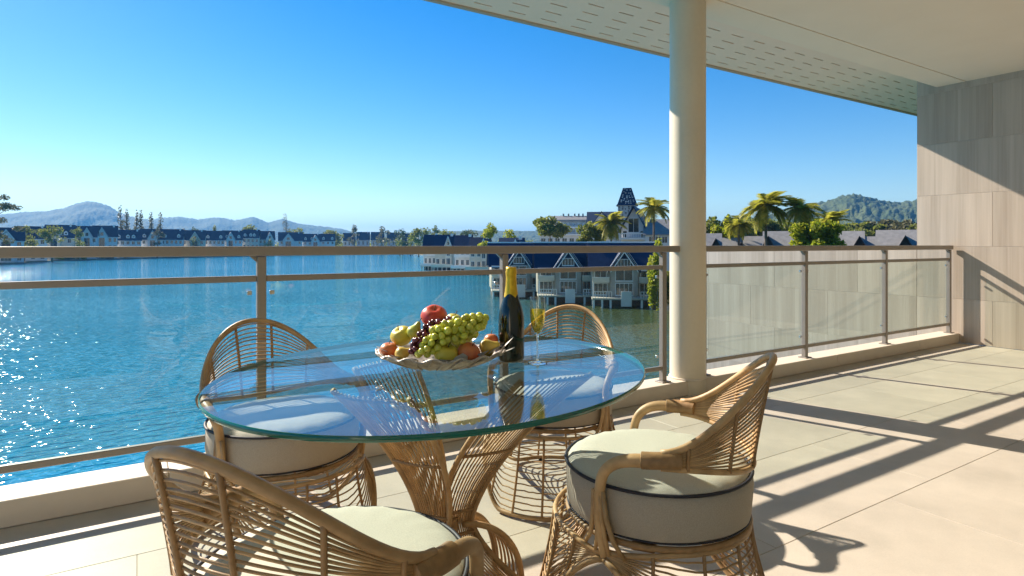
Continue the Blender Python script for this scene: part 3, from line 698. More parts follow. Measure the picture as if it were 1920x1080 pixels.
# ------------------------------------------------------------------ vegetation
LM = {'dark': leaf_mat('leaf_dark', (0.05, 0.08, 0.015), (0.12, 0.14, 0.025), trans=0.35), 'mid': leaf_mat('leaf_mid', (0.12, 0.16, 0.02), (0.26, 0.26, 0.04), trans=0.5),
      'bright': leaf_mat('leaf_bright', (0.20, 0.27, 0.015), (0.42, 0.40, 0.03), trans=0.6), 'dry': leaf_mat('leaf_dry', (0.10, 0.10, 0.04), (0.19, 0.17, 0.07)),
      'palm': leaf_mat('palm_leaf', (0.26, 0.28, 0.025), (0.54, 0.46, 0.07), trans=0.6)}
M['bark'] = mat('bark', (0.16, 0.12, 0.085), 0.9, noise=(3, (0.09, 0.07, 0.05), 0.8), bump=(12, 0.6, 0.05))
def leaves(blobs, n, size, seed):
    rd = np.random.default_rng(seed); B = np.array(blobs, float); vol = B[:, 3]*B[:, 4]*B[:, 5]; pk = rd.choice(len(B), n, p=vol/vol.sum())
    d = rd.normal(size=(n, 3)); d /= np.linalg.norm(d, axis=1)[:, None]; rr = rd.random(n)**0.45
    P = B[pk, :3]+d*rr[:, None]*B[pk, 3:6]
    a = rd.normal(size=(n, 3)); a /= np.linalg.norm(a, axis=1)[:, None]; b = np.cross(a, rd.normal(size=(n, 3))); b /= np.linalg.norm(b, axis=1)[:, None]
    sz = size*(0.6+0.8*rd.random(n))[:, None]
    V = np.stack([P-a*sz*0.5, P+b*sz*0.3, P+a*sz*0.5, P-b*sz*0.3], 1).reshape(-1, 3)
    return V.tolist(), np.arange(4*n).reshape(-1, 4).tolist()
def tree(label, u, s, vtop, wpx, kind='mid', vbase=None, n=700, shape='round', seed=0, group='trees round the lake', leaf=None, name='tree', cat='tree'):
    rd = random.Random(seed*7+int(u)); base = zt if vbase is None else zat(vbase, s); x, y = ground_pt(u, s); h = zat(vtop, s)-base; w = wpx*s/FPX
    r = empty(name, (x, y, base)); tag(r, label, cat, group)
    lean = rd.uniform(-0.04, 0.04)*h
    tr = [(0, 0, -0.3), (lean*0.3, 0, h*0.3), (lean, lean*0.5, h*0.75 if shape != 'spire' else h*0.95)]
    mesh('trunk', tube(tr, [0.022*h+0.05, 0.016*h+0.03, 0.004*h+0.02], 7), M['bark'], r, True)
    bl = []
    if shape == 'round':
        for k in range(11):
            a = rd.random()*6.28; q = rd.random()**0.5*w*0.36; hh = rd.uniform(0.38, 0.86)*h; f = rd.uniform(0.13, 0.24)
            bl.append((lean+q*math.cos(a), q*math.sin(a), hh, w*f, w*f, min(w*f, h*0.2)*0.8))
        bl.append((lean, 0, h*0.84, w*0.2, w*0.2, h*0.15))
    elif shape == 'spire':
        for k in range(9):
            t = k/8; bl.append((lean*t+rd.uniform(-.1, .1)*w, rd.uniform(-.1, .1)*w, h*(0.2+0.78*t), w*0.5*(1-0.6*t), w*0.5*(1-0.6*t), h*0.09))
    elif shape == 'crown':
        for k in range(16):
            a = rd.random()*6.28; q = rd.random()**0.5*w*0.40; f = rd.uniform(0.13, 0.22)
            bl.append((q*math.cos(a), q*math.sin(a), rd.uniform(0.66, 0.90)*h, w*f, w*f, h*0.075))
        bl.append((lean, 0, h*0.9, w*0.16, w*0.16, h*0.095))
    elif shape == 'bush':
        for k in range(9):
            a = rd.random()*6.28; q = rd.random()**0.5*w*0.32
            bl.append((q*math.cos(a), q*math.sin(a), rd.uniform(0.15, 0.78)*h, w*0.24, w*0.24, h*0.22))
    else:                                             # sparse, feathery
        for k in range(26):
            a = rd.random()*6.28; q = rd.uniform(0.1, 0.5)*w; hh = rd.uniform(0.35, 0.98)*h
            bl.append((q*math.cos(a), q*math.sin(a), hh, w*0.12, w*0.12, w*0.07))
            mesh('branch', tube([(lean*0.6, 0, hh-0.12*h), (q*0.5*math.cos(a), q*0.5*math.sin(a), hh-0.04*h), (q*math.cos(a), q*math.sin(a), hh)], [0.012*h*0.6, 0.05, 0.02], 5), M['bark'], r, True)
    mesh('crown', leaves(bl, n, leaf or max(w*0.075, 1.6*s/FPX*1.2), seed+int(u*10)+5000), LM[kind], r)
    return r
def frond_vf(L, seed):
    rd = random.Random(seed); g_ = G(); m = 9
    sp_ = [(L*t, 0, L*(0.42*t-0.78*t*t)) for t in np.linspace(0, 1, m)]
    g_.add(tube(sp_, [0.016*(1-0.8*i/(m-1)) for i in range(m)], 4))
    for i in range(34):
        t = 0.10+0.9*i/33; x = L*t; z = L*(0.42*t-0.78*t*t); ln = L*0.30*math.sin(math.pi*(0.12+0.83*t))+0.1
        for s in (-1, 1):
            dx = ln*0.55; dr = -ln*rd.uniform(0.25, 0.6); w = 0.028
            g_.add(([(x-w, 0, z), (x+w, 0, z), (x+dx, s*ln*0.9, z+dr)], [(0, 1, 2)]))
    return g_.vf
fronds = [frond_vf(1.0, k) for k in range(3)]
def scaled_frond(k, L):
    return [(x*L, y*L, z*L) for x, y, z in fronds[k][0]], fronds[k][1]
def palm(label, u, s, vtop, L, nf_=18, vbase=None, seed=0, lean=0.0):
    rd = random.Random(seed); base = zt if vbase is None else zat(vbase, s); x, y = ground_pt(u, s); h = zat(vtop, s)-base-L*0.30
    r = empty('palm_tree', (x-lean, y, base)); tag(r, label, 'palm tree', 'palm trees')
    mesh('trunk', tube([(0, 0, -0.3), (lean*0.3, 0, h*0.4), (lean*0.75, 0, h*0.75), (lean, 0, h)], [0.24, 0.18, 0.16, 0.15], 8), M['bark'], r, True)
    src = [mesh('frond', scaled_frond(k, L), LM['palm'], r, loc=(lean, 0, h)) for k in range(3)]
    for k in range(nf_):
        f = src[k] if k < 3 else inst(src[k % 3], r, (lean, 0, h))
        pitch_ = rd.uniform(-1.15, 1.0); f.rotation_euler = Euler((0, pitch_*0.9, k*2.399+rd.uniform(-.2, .2)), 'XYZ'); f.scale = [rd.uniform(0.8, 1.1)]*3
    return r

# ------------------------------------------------------------------ houses
M['slate'] = mat('slate_roof', (0.014, 0.032, 0.075), 0.6, spec=0.25, noise=(1.5, (0.010, 0.022, 0.052), 0.7), bump=(6, 0.5, 0.05), rand=0.15)
M['slate_grey'] = mat('grey_slate', (0.27, 0.255, 0.24), 0.7, noise=(1.8, (0.20, 0.188, 0.178), 0.8), bump=(8, 0.5, 0.04), rand=0.08)
M['white'] = mat('white_render', (0.72, 0.70, 0.67), 0.8, noise=(0.8, (0.62, 0.60, 0.57), 0.6), rand=0.06)
M['cream'] = mat('cream_render', (0.66, 0.58, 0.45), 0.8, noise=(0.8, (0.56, 0.49, 0.38), 0.6), rand=0.06)
M['villa'] = mat('weathered_render', (0.44, 0.40, 0.33), 0.85, noise=(0.9, (0.33, 0.30, 0.25), 0.8), rand=0.08)
M['trim'] = mat('white_trim', (0.78, 0.76, 0.73), 0.6)
M['pane'] = mat('window_pane', (0.02, 0.03, 0.035), 0.05, spec=0.8)
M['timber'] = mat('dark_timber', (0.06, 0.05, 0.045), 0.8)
M['deck'] = mat('deck', (0.52, 0.46, 0.37), 0.8, noise=(2, (0.42, 0.37, 0.30), 0.7))
_wc = {}
def window(parent, x, z, w, h, y=0.0, bars=0):
    """frame proud of the wall, glass set inside it"""
    key = (round(w, 2), round(h, 2), bars)
    if key not in _wc:
        t = min(0.09, w*0.09)
        g_ = G().box(-w/2, -w/2+t, -0.07, 0.02, 0, h).box(w/2-t, w/2, -0.07, 0.02, 0, h).box(-w/2+t, w/2-t, -0.07, 0.02, h-t, h).box(-w/2-0.04, w/2+0.04, -0.10, 0.02, -0.07, 0.0).box(-w/2+t, w/2-t, -0.07, 0.02, 0.0, t)
        for b in range(bars):
            xx = -w/2+w*(b+1)/(bars+1); g_.box(xx-0.03, xx+0.03, -0.06, 0.02, t, h-t)
        o = mesh('window', g_.vf, M['trim'], parent); p = mesh('pane', box(-w/2+t*0.9, w/2-t*0.9, -0.03, 0.015, t*0.9, h-t*0.9), M['pane'], o)
        _wc[key] = o
    else: o = copy_tree(_wc[key], parent)
    o.parent = parent; o.location = (x, y, z); return o
def gable_roof(w, d, zb, hr, ov=0.5, th=0.18, ridge='x'):
    """two real slabs meeting at the ridge"""
    g_ = G()
    W2, D2 = (w, d) if ridge == 'x' else (d, w)
    sl_ = hr/(D2/2)
    for s in (-1, 1):
        e = D2/2+ov
        a = [(-W2/2-ov, s*e, zb-ov*sl_), (W2/2+ov, s*e, zb-ov*sl_), (W2/2+ov, 0, zb+hr), (-W2/2-ov, 0, zb+hr)]
        b = [(p[0], p[1], p[2]+th) for p in a]; v = a+b
        g_.add((v, [(0, 1, 2, 3), (7, 6, 5, 4), (0, 4, 5, 1), (1, 5, 6, 2), (2, 6, 7, 3), (3, 7, 4, 0)]))
    if ridge == 'y': g_.v = [(-y, x, z) for x, y, z in g_.v]
    return g_.vf
def shift(vf, dx=0, dy=0, dz=0): return [(x+dx, y+dy, z+dz) for x, y, z in vf[0]], vf[1]
def house(label, u, s, w, d, hw_, hr, base, rot=0.0, gable=None, roof='slate', wallm='white', rows=2, cols=3, group=None, name='house', piles=False, chimney=True, dormers=()):
    """local -y faces the lake; gable=(x, width, extra) adds a front gable bay"""
    x, y = ground_pt(u, s); r = empty(name, (x, y, base), facing(u)+rot); tag(r, label, 'house', group)
    mesh('wall', G().box(-w/2, w/2, 0, d, 0, hw_).add(shift(prism([(-d/2, 0), (d/2, 0), (0, hr)], 0, 0.01), 0)).vf if False else box(-w/2, w/2, 0, d, 0, hw_), M[wallm], r)
    for sx in (-1, 1):                                # triangular gable ends
        xx = sx*w/2-(0.2 if sx > 0 else 0)
        mesh('gable_end', ([(xx, 0.02, hw_), (xx, d-0.02, hw_), (xx, d/2, hw_+hr-0.05), (xx+0.2, 0.02, hw_), (xx+0.2, d-0.02, hw_), (xx+0.2, d/2, hw_+hr-0.05)], [(0, 2, 1), (3, 4, 5), (0, 1, 4, 3), (1, 2, 5, 4), (2, 0, 3, 5)]), M[wallm], r)
    ro = mesh('roof', shift(gable_roof(w, d, hw_, hr), 0, d/2, 0), M[roof], r)
    if chimney: mesh('chimney', box(w*0.32, w*0.32+0.9, d*0.42, d*0.55, hw_+hr*0.5, hw_+hr+0.55), M['trim'], ro)
    mesh('fascia', box(-w/2-0.5, w/2+0.5, -0.56, -0.5, hw_-0.45*hr/(d/2)-0.12, hw_-0.45*hr/(d/2)+0.14), M['trim'], ro)
    if gable:
        gx, gw, gh = gable; y0 = -1.3
        b = mesh('gable_bay', G().box(gx-gw/2, gx+gw/2, y0, -0.003, 0, hw_+0.1).add(prism([(gx-gw/2, hw_+0.1), (gx+gw/2, hw_+0.1), (gx, hw_+0.1+gh)], y0, d*0.35)).vf, M[wallm], r)
        gr = mesh('gable_roof', shift(gable_roof(gw, d*0.45+1.6, hw_+0.12, gh, 0.35, 0.2, 'y'), gx, y0+d*0.22+0.5, 0), M[roof], b)
        for sx in (-1, 1):                            # white bargeboards
            p0 = (gx+sx*(gw/2+0.38), hw_+0.12-0.35*gh/(gw/2)); p1 = (gx, hw_+0.36+gh)
            mesh('bargeboard', prism([(p0[0], p0[1]-0.12), (p0[0], p0[1]+0.3), (p1[0], p1[1]+0.1), (p1[0], p1[1]-0.42)][::sx], y0-0.72, y0-0.62), M['trim'], gr)
        window(b, gx, hw_*0.52, gw*0.55, hw_*0.42, y0, 1); window(b, gx, hw_*0.06, gw*0.62, hw_*0.36, y0, 2); window(b, gx, hw_+0.3, gw*0.3, gh*0.42, y0)
    for dx in dormers:
        dz = hw_+hr*0.22; dyy = d/2*0.22; dw = min(2.0, w*0.16)
        do = mesh('dormer', G().add(prism([(dx-dw/2, dz-0.3), (dx+dw/2, dz-0.3), (dx+dw/2, dz+1.3), (dx, dz+2.3), (dx-dw/2, dz+1.3)], dyy-0.5, d/2)).vf, M['trim'], ro)
        mesh('dormer_roof', shift(gable_roof(dw, d/2-dyy+0.6, dz+1.35, 1.0, 0.25, 0.14, 'y'), dx, (dyy-0.5+d/2)/2, 0), M[roof], do)
        window(do, dx, dz+0.15, dw*0.6, 1.0, dyy-0.5)
    for k in range(rows):
        zz = hw_*(k+0.22)/rows
        for c_ in range(cols):
            xx = -w/2+w*(c_+0.5)/cols
            if gable and abs(xx-gable[0]) < gable[1]/2+0.5: continue
            window(r, xx, zz, min(1.7, w/cols*0.6), hw_/rows*0.55, 0.0, 1)
    if piles:
        dk = mesh('deck', box(-w/2-0.6, w/2+0.6, -4.2, -1.35 if gable else -0.003, -0.25, 0.0), M['deck'], r)
        for k in range(5):
            xx = -w/2+w*k/4; mesh('pile', box(xx-0.18, xx+0.18, -4.0, -3.64, WZ-base-0.6, -0.252), M['deck'], dk)
        mesh('parapet', G().box(-w/2-0.6, w/2+0.6, -4.19, -4.05, 0.002, 0.85).vf, M[wallm], dk)
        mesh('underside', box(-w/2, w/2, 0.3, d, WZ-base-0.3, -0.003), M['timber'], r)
        mesh('balcony', G().box(-w/2, w/2, -1.2, -0.003, hw_*0.5, hw_*0.5+0.15).box(-w/2, w/2, -1.2, -1.08, hw_*0.5+0.152, hw_*0.5+0.95).vf, M[wallm], r) if not gable else None
    return r
ORD = ['first', 'second', 'third', 'fourth', 'fifth', 'sixth', 'seventh', 'eighth', 'ninth', 'tenth', 'eleventh', 'twelfth', 'thirteenth', 'fourteenth', 'fifteenth', 'sixteenth', 'seventeenth', 'eighteenth', 'nineteenth', 'twentieth']
def shore_s(u): return FPX*HW/(np.interp(u, [p[0] for p in shore], [p[1] for p in shore])-V0)
row = [(-55, 427, 62), (8, 427, 60), (62, 426, 44), (112, 424, 46), (158, 426, 40), (197, 423, 40), (240, 431, 44), (284, 430, 38), (322, 431, 38), (362, 431, 40), (402, 432, 36), (437, 432, 34), (470, 432, 30), (500, 432, 30), (545, 435, 44), (585, 438, 34), (615, 438, 26)]
for i, (u, vr, wp) in enumerate(row):
    s = shore_s(u)+10; w = wp*s/FPX; base = zt+0.02; tot = zat(vr+random.uniform(-2, 2), s+5)-base; hr = min(tot*0.36, w*0.5); d = 9
    g_ = (random.uniform(-0.2, 0.2)*w, w*0.42, hr*0.8) if (i % 2 == 1 or i in (4, 14)) else None
    house('white lakeside house with blue slate roof, %s from the left in the far-shore row' % ORD[i], u, s, w*0.96, d, tot-hr, hr, base, random.uniform(-0.12, 0.12), g_, 'slate', 'cream' if i in (3, 9, 12) else 'white', 3, random.choice((3, 4, 5)), 'far-shore houses', chimney=i % 3 != 1, dormers=() if g_ and i % 4 != 3 else ((-w*0.3, w*0.3) if i % 3 else (-w*0.33, 0.0, w*0.2)))
for i, (u, s, vr, wp) in enumerate([(655, 640, 437, 24), (681, 650, 435, 26), (708, 650, 435, 26), (738, 660, 436, 26), (765, 670, 438, 22)]):
    w = wp*s/FPX; tot = zat(vr, s)-zt
    house('small far blue-roofed house among trees, %s from the left past the row' % ORD[i], u, s, w*0.9, 12, tot*0.62, tot*0.38, zt+0.02, 0, None, 'slate', 'white', 2, 3, 'far small houses')
# cluster on piles in the middle distance
for i, (u, s, vr, wp, g_) in enumerate([(806, 214, 441, 24, 0), (832, 205, 441, 34, 1), (867, 194, 442, 30, 0), (898, 182, 446, 36, 1), (956, 150, 447, 44, 1)]):
    w = wp*s/FPX; base = WZ+1.6; tot = zat(vr, s+4)-base; hr = tot*0.36
    house('pale villa on piles with navy roof, %s from the left in the mid-lake cluster' % ORD[i], u, s, w*0.97, 7, tot-hr, hr, base, -0.15, (w*0.28, w*0.36, hr*0.8) if g_ else None, 'slate', 'cream' if i % 2 else 'white', 2, 3, 'villas on piles', piles=True)

# near villas: gabled bays, balconies and decks over the water
def villa(label, u, s, rot):
    w, d, hw_, hr = 9.4, 7.0, 4.2, 3.6; base = WZ+1.4
    x, y = ground_pt(u, s); r = empty('lakeside_villa', (x, y, base), facing(u)+rot); tag(r, label, 'villa', 'near lakeside villas')
    mesh('wall', box(-w/2, w/2, 0, d, 0, hw_), M['villa'], r)
    ro = mesh('roof', shift(gable_roof(w+0.2, d, hw_, hr, 0.45), 0, d/2, 0), M['slate'], r)
    mesh('ridge_cap', box(-w/2-0.5, w/2+0.5, d/2-0.12, d/2+0.12, hw_+hr+0.10, hw_+hr+0.32), M['trim'], ro)
    for sx in (-1, 1):
        mesh('eave_board', box(-w/2 if sx < 0 else 2.55, -2.55 if sx < 0 else w/2, -0.62, -0.50, hw_-0.5, hw_-0.22), M['trim'], ro)
    gw, gh, y0 = 4.0, 2.9, -1.0
    b = mesh('gable_bay', G().box(-gw/2, gw/2, y0, -0.003, 0, hw_-0.1).vf, M['villa'], r)
    mesh('gable_infill', prism([(-gw/2, hw_-0.098), (gw/2, hw_-0.098), (0, hw_-0.1+gh)], y0+0.05, 2.5), M['slate'], b)
    gr = mesh('gable_roof', shift(gable_roof(gw, 5.0, hw_-0.06, gh, 0.45, 0.22, 'y'), 0, 1.2, 0), M['slate'], b)
    for sx in (-1, 1):
        for k, (o1, t1) in enumerate(((0.0, 0.30), (0.45, 0.16))):
            x0 = sx*(gw/2+0.48-o1); z0 = hw_-0.06-0.45*gh/(gw/2)+0.05; z1 = hw_+0.2+gh-o1*gh/(gw/2)
            mesh('bargeboard', prism([(x0, z0-0.1), (x0, z0+t1), (0, z1+0.06), (0, z1-t1-0.1)][::sx], y0-0.5-0.02*k, y0-0.36-0.02*k), M['trim'], gr)
    window(b, 0, 2.25, 2.6, 1.75, y0, 1); window(b, 0, 0.12, 2.6, 1.85, y0, 3); window(b, 0, 4.35, 1.9, 1.15, y0+0.05, 3)
    for sx in (-1, 1):
        cx = sx*3.4
        window(r, cx, 2.45, 1.8, 1.35, 0.0, 1); window(r, cx, 0.1, 2.1, 1.8, 0.0, 2)
        bl = mesh('balcony', G().box(cx-1.25, cx+1.25, -1.3, -0.003, 2.02, 2.16).box(cx-1.25, cx+1.25, -1.3, -1.18, 2.162, 2.75).vf, M['cream'], r)
        mesh('balcony_rail', box(cx-1.28, cx+1.28, -1.32, -1.16, 2.752, 2.83), M['trim'], bl)
        mesh('canopy', prism([(cx-1.3, 3.62), (cx+1.3, 3.62), (cx+1.3, 3.72), (cx-1.3, 3.72)], -0.9, -0.003), M['slate'], bl)
        dk = mesh('deck', box(cx-1.4, cx+1.4, -4.0, -0.003, -0.28, -0.02), M['deck'], r)
        for q in (-1.2, 0, 1.2): mesh('pile', box(cx+q-0.14, cx+q+0.14, -3.9, -3.62, WZ-base-0.8, -0.282), M['trim'], dk)
        g_ = G()
        for q in np.linspace(-1.35, 1.35, 8): g_.box(cx+q-0.04, cx+q+0.04, -3.98, -3.90, -0.018, 0.85)
        g_.box(cx-1.39, cx+1.39, -3.99, -3.89, 0.852, 0.93); mesh('deck_railing', g_.vf, M['trim'], dk)
        mesh('post', box(cx+sx*1.1-0.1, cx+sx*1.1+0.1, -1.25, -1.05, -0.018, 2.018), M['trim'], bl)
    mesh('entry_deck', box(-1.98, 1.98, -4.0, y0-0.003, -0.28, -0.02), M['deck'], r)
    mesh('screen', bbox(-0.75, 0.75, -4.1, -3.98, -1.2, 0.95, 0.03), M['white'], r)
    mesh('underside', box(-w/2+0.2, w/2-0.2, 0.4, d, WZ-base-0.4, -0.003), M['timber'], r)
    return r
villa('lakeside villa with white gable nearest the column, above the far rattan chair', 1169, 89, 0.10)
villa('lakeside villa with white gable right of the flute, between two like villas', 1064, 94, 0.10)
villa('lakeside villa mostly hidden behind the champagne bottle', 972, 104, 0.10)

# hotel on the rise behind the villas
def hotel():
    u, s = 1068, 190; x, y = ground_pt(u, s); base = zt; r = empty('terraced_hotel', (x, y, base), facing(u)); tag(r, 'white terraced hotel block with balustraded balconies behind the villas', 'hotel')
    px = s/FPX; top_ = lambda v: zat(v, s)-base
    for k, (x0, x1, v0_, v1_) in enumerate([(-56, 64, 466, 438), (-46, 60, 438, 424), (-32, 56, 424, 411)]):
        w_ = mesh('storey', box(x0*px, x1*px, k*2.2, 14, max(top_(v0_), 0), top_(v1_)-0.6), M['white'], r)
        mesh('roof_slab', box((x0-2)*px, (x1+2)*px, k*2.2-0.8, 14.5, top_(v1_)-0.598, top_(v1_)-0.1), M['slate_grey'] if k == 2 else M['trim'], w_)
        nW = 9; hh = top_(v1_)-0.6-max(top_(v0_), 0)
        for c_ in range(nW): window(w_, lerp(x0, x1, (c_+0.5)/nW)*px, max(top_(v0_), 0)+hh*0.2, (x1-x0)*px/nW*0.7, hh*0.6, k*2.2, 1)
        g_ = G()
        for q in np.linspace(x0, x1, 40): g_.box(q*px-0.06, q*px+0.06, k*2.2-0.78, k*2.2-0.66, top_(v0_)+0.0, top_(v0_)+0.85)
        g_.box(x0*px, x1*px, k*2.2-0.8, k*2.2-0.64, top_(v0_)+0.852, top_(v0_)+0.98); mesh('balustrade', g_.vf, M['trim'], w_)
    v_ = gable_roof(92*px, 8, top_(411)-0.05, top_(403)-top_(411), 0.3); mesh('roof', shift(v_, 12*px, 9, 0), M['slate_grey'], r)
    for q in (-12, -2, 10, 18, 26, 40): mesh('finial', box(q*px-0.25, q*px+0.25, 8.6, 9.1, top_(404), top_(398)), M['slate_grey'], r)
    return r
hotel()
s = 165; px = s/FPX
x, y = ground_pt(1130, s); hb = empty('hipped_house', (x, y, zt), facing(1130)); tag(hb, 'pale building with blue-grey roof left of the tower', 'building')
T_ = lambda v: zat(v, s)-zt
mesh('wall', box(-30*px, 28*px, 0, 12, 0, T_(416)), M['white'], hb)
mesh('roof', shift(gable_roof(54*px, 12, T_(416), T_(396)-T_(416), 0.5), 0, 6, 0), M['slate'], hb)
gb = mesh('gable_bay', prism([(-16*px, T_(430)), (12*px, T_(430)), (12*px, T_(416)), (-2*px, T_(399)), (-16*px, T_(416))], -1.0, 5), M['white'], hb)
mesh('gable_roof', shift(gable_roof(28*px, 7, T_(417), T_(398)-T_(417), 0.4, 0.25, 'y'), -2*px, 2.2, 0), M['slate'], gb)
window(gb, -2*px, T_(428), 1.8, 2.0, -1.0, 1)
for q in (-22, 20): window(hb, q*px, T_(430), 1.5, 1.8, 0, 1)
# lattice-crowned tower
s = 160; px = s/FPX; T_ = lambda v: zat(v, s)-zt
x, y = ground_pt(1176, s); tw_o = empty('tower', (x, y, zt), facing(1176)); tag(tw_o, 'tapering slate-crowned tower rising above the blue roofs', 'tower')
h0, h1, h2 = T_(450), T_(386), T_(353); a = 18.5*px
mesh('shaft', box(-a*0.92, a*0.92, -a*0.92, a*0.92, 0, h1), mat('tower_stone', (0.45, 0.44, 0.43), 0.85, noise=(1.2, (0.32, 0.31, 0.31), 0.8)), tw_o)
cr = mesh('crown', ([(sx*k_, sy*k_, z_) for k_, z_ in ((a*1.08, h1), (a*0.95, h1+0.4), (a*0.42, h2)) for sx, sy in ((-1, -1), (1, -1), (1, 1), (-1, 1))], [(0, 3, 2, 1), (8, 9, 10, 11)]+[(i*4+j, i*4+(j+1) % 4, (i+1)*4+(j+1) % 4, (i+1)*4+j) for i in range(2) for j in range(4)]), M['slate'], tw_o)
rd = random.Random(4)
M['lattice'] = mat('weathered_lattice', (0.50, 0.49, 0.48), 0.8, rand=0.35)
for k in range(11):                                    # pale openwork on the crown and shaft
    t = k/11; z_ = lerp(h1+0.4, h2, t); hw2 = lerp(a*0.95, a*0.42, t); nc = 6-k//3
    for c_ in range(nc):
        if rd.random() < 0.28: continue
        xx = lerp(-hw2*0.8, hw2*0.8, (c_+0.5)/nc)+rd.uniform(-.08, .08); q = rd.uniform(0.12, 0.22)
        mesh('lattice_block', box(xx-q, xx+q, -hw2-0.10, -hw2+0.25, z_+0.03, z_+rd.uniform(0.2, 0.38)), M['lattice'], cr)
for k in range(9):
    z_ = lerp(T_(420), h1-0.6, k/8)
    for c_ in range(6):
        if rd.random() < 0.3: continue
        xx = lerp(-a*0.76, a*0.76, c_/5)+rd.uniform(-.1, .1); q = rd.uniform(0.1, 0.2)
        mesh('niche', box(xx-q, xx+q, -a*0.92-0.03, -a*0.92+0.1, z_, z_+rd.uniform(0.25, 0.42)), M['timber'], tw_o)
# gabled hall beside the tower
s = 132; px = s/FPX; T_ = lambda v: zat(v, s)-zt
x, y = ground_pt(1188, s); hl = empty('gabled_hall', (x, y, zt), facing(1188)-0.12); tag(hl, 'tall white gabled hall with steep blue roof right of the tower', 'building')
zr, ze = T_(388), T_(430); hwid = 23*px
mesh('wall', prism([(-hwid, 0), (hwid, 0), (hwid, ze), (0, zr-0.3), (-hwid, ze)], 0, 16), M['white'], hl)
mesh('roof', shift(gable_roof(2*hwid, 16.5, ze, zr-ze, 0.5, 0.3, 'y'), 0, 7.6, 0), M['slate'], hl)
window(hl, 0, T_(436), 2.4, 3.2, 0, 1); 
for q in (-1.9, 1.9): window(hl, q, T_(446), 1.0, 1.6, 0)
bal = G()
for q in np.linspace(-hwid-0.6, hwid+0.6, 14): bal.box(q-0.08, q+0.08, -2.0, -1.84, T_(446), T_(439))
bal.box(-hwid-0.8, hwid+0.8, -2.05, -1.8, T_(439)+0.002, T_(437)).box(-hwid-0.8, hwid+0.8, -2.1, -0.003, T_(446)-0.4, T_(446)-0.002)
mesh('balcony', bal.vf, M['trim'], hl)
x, y = ground_pt(1236, 128); sd = empty('side_wing', (x, y, zt), facing(1236)); tag(sd, 'long grey-blue roofed wing partly hidden by the column', 'building')
s = 128; px = s/FPX; T_ = lambda v: zat(v, s)-zt
mesh('wall', box(-26*px, 40*px, 0, 9, 0, T_(438)), M['white'], sd); mesh('roof', shift(gable_roof(64*px, 9, T_(438), T_(411)-T_(438), 0.5), 7*px, 4.5, 0), M['slate_grey'], sd)
for q in (-14, -2, 10): window(sd, q*px, T_(456), 1.2, 1.5, 0, 1)

# grey roofs beyond the right-hand railing
for i, (u, s, vr, wp, gx) in enumerate([(1328, 78, 440, 38, 0.35), (1372, 86, 448, 40, 0.40), (1416, 84, 445, 32, None), (1466, 76, 436, 56, -0.42), (1585, 74, 436, 52, 0.44), (1632, 72, 446, 38, -0.3), (1694, 66, 434, 78, 0.04)]):
    w = wp*s/FPX; tot = zat(vr, s+4)-zt; hr = 3.0
    x, y = ground_pt(u, s); r = empty('cottage', (x, y, zt), facing(u)); tag(r, 'cottage with weathered grey slate roof, %s from the column beyond the right railing' % ORD[i], 'house', 'grey-roofed cottages')
    mesh('wall', box(-w/2, w/2, 0, 8, 0, tot-hr), M['white'], r)
    ro = mesh('roof', shift(gable_roof(w, 8, tot-hr, hr, 0.45), 0, 4, 0), M['slate_grey'], r)
    if gx is not None:
        gw, gh = 2.6, 2.5
        b = mesh('gable_front', prism([(gx*w-gw/2, tot-hr-0.2), (gx*w+gw/2, tot-hr-0.2), (gx*w, tot-hr+gh-0.2)], -0.5, 3), M['timber'], r)
        gr = mesh('gable_roof', shift(gable_roof(gw, 4.5, tot-hr-0.15, gh, 0.3, 0.16, 'y'), gx*w, 1.6, 0), M['timber'], b)
        window(b, gx*w, tot-hr+0.1, 0.9, 0.9, -0.5, 1)
    for q in (-0.3, 0.3): window(r, q*w, tot-hr-2.2, 1.2, 1.4, 0, 1)

# ------------------------------------------------------------------ trees
tree('feathery bare-branched tree cut by the left edge of the view', -14, 150, 345, 90, 'dry', None, 4200, 'sparse', 1, None, 0.45)
for i, (u, vt, wp) in enumerate([(228, 390, 15), (239, 396, 13), (253, 398, 12), (267, 399, 11), (286, 401, 11), (300, 402, 12)]):
    tree('slender dark conifer, %s from the left in the clump behind the houses' % ORD[i], u, 430, vt, wp*1.35, 'dry', None, 900, 'spire', i+3, 'slender conifers', 1.1)
for i, (u, s, vt, wp, k, sh) in enumerate([(45, 300, 421, 34, 'mid', 'round'), (98, 300, 420, 40, 'mid', 'round'), (150, 320, 423, 24, 'mid', 'round'), (295, 400, 424, 20, 'dry', 'round'), (345, 480, 427, 24, 'dry', 'round'), (401, 470, 421, 14, 'mid', 'round'), (365, 480, 424, 18, 'dark', 'round'), (470, 520, 420, 44, 'mid', 'round'), (536, 540, 405, 20, 'dry', 'spire'), (560, 560, 425, 40, 'mid', 'round'), (620, 600, 430, 50, 'mid', 'round'), (664, 560, 420, 22, 'dry', 'round'), (715, 560, 422, 26, 'dry', 'round'), (755, 500, 428, 34, 'dark', 'round'), (785, 420, 426, 40, 'mid', 'round'), (818, 330, 421, 16, 'mid', 'round'), (835, 360, 428, 40, 'mid', 'round'), (880, 400, 430, 40, 'dark', 'round')]):
    tree('distant %s tree on the far shore, %s from the left' % ({'mid': 'leafy', 'dry': 'thin greyish', 'dark': 'dark'}[k], ORD[i]), u, s, vt, wp*1.15, k, None, 1100, sh, i+20, 'far-shore trees')
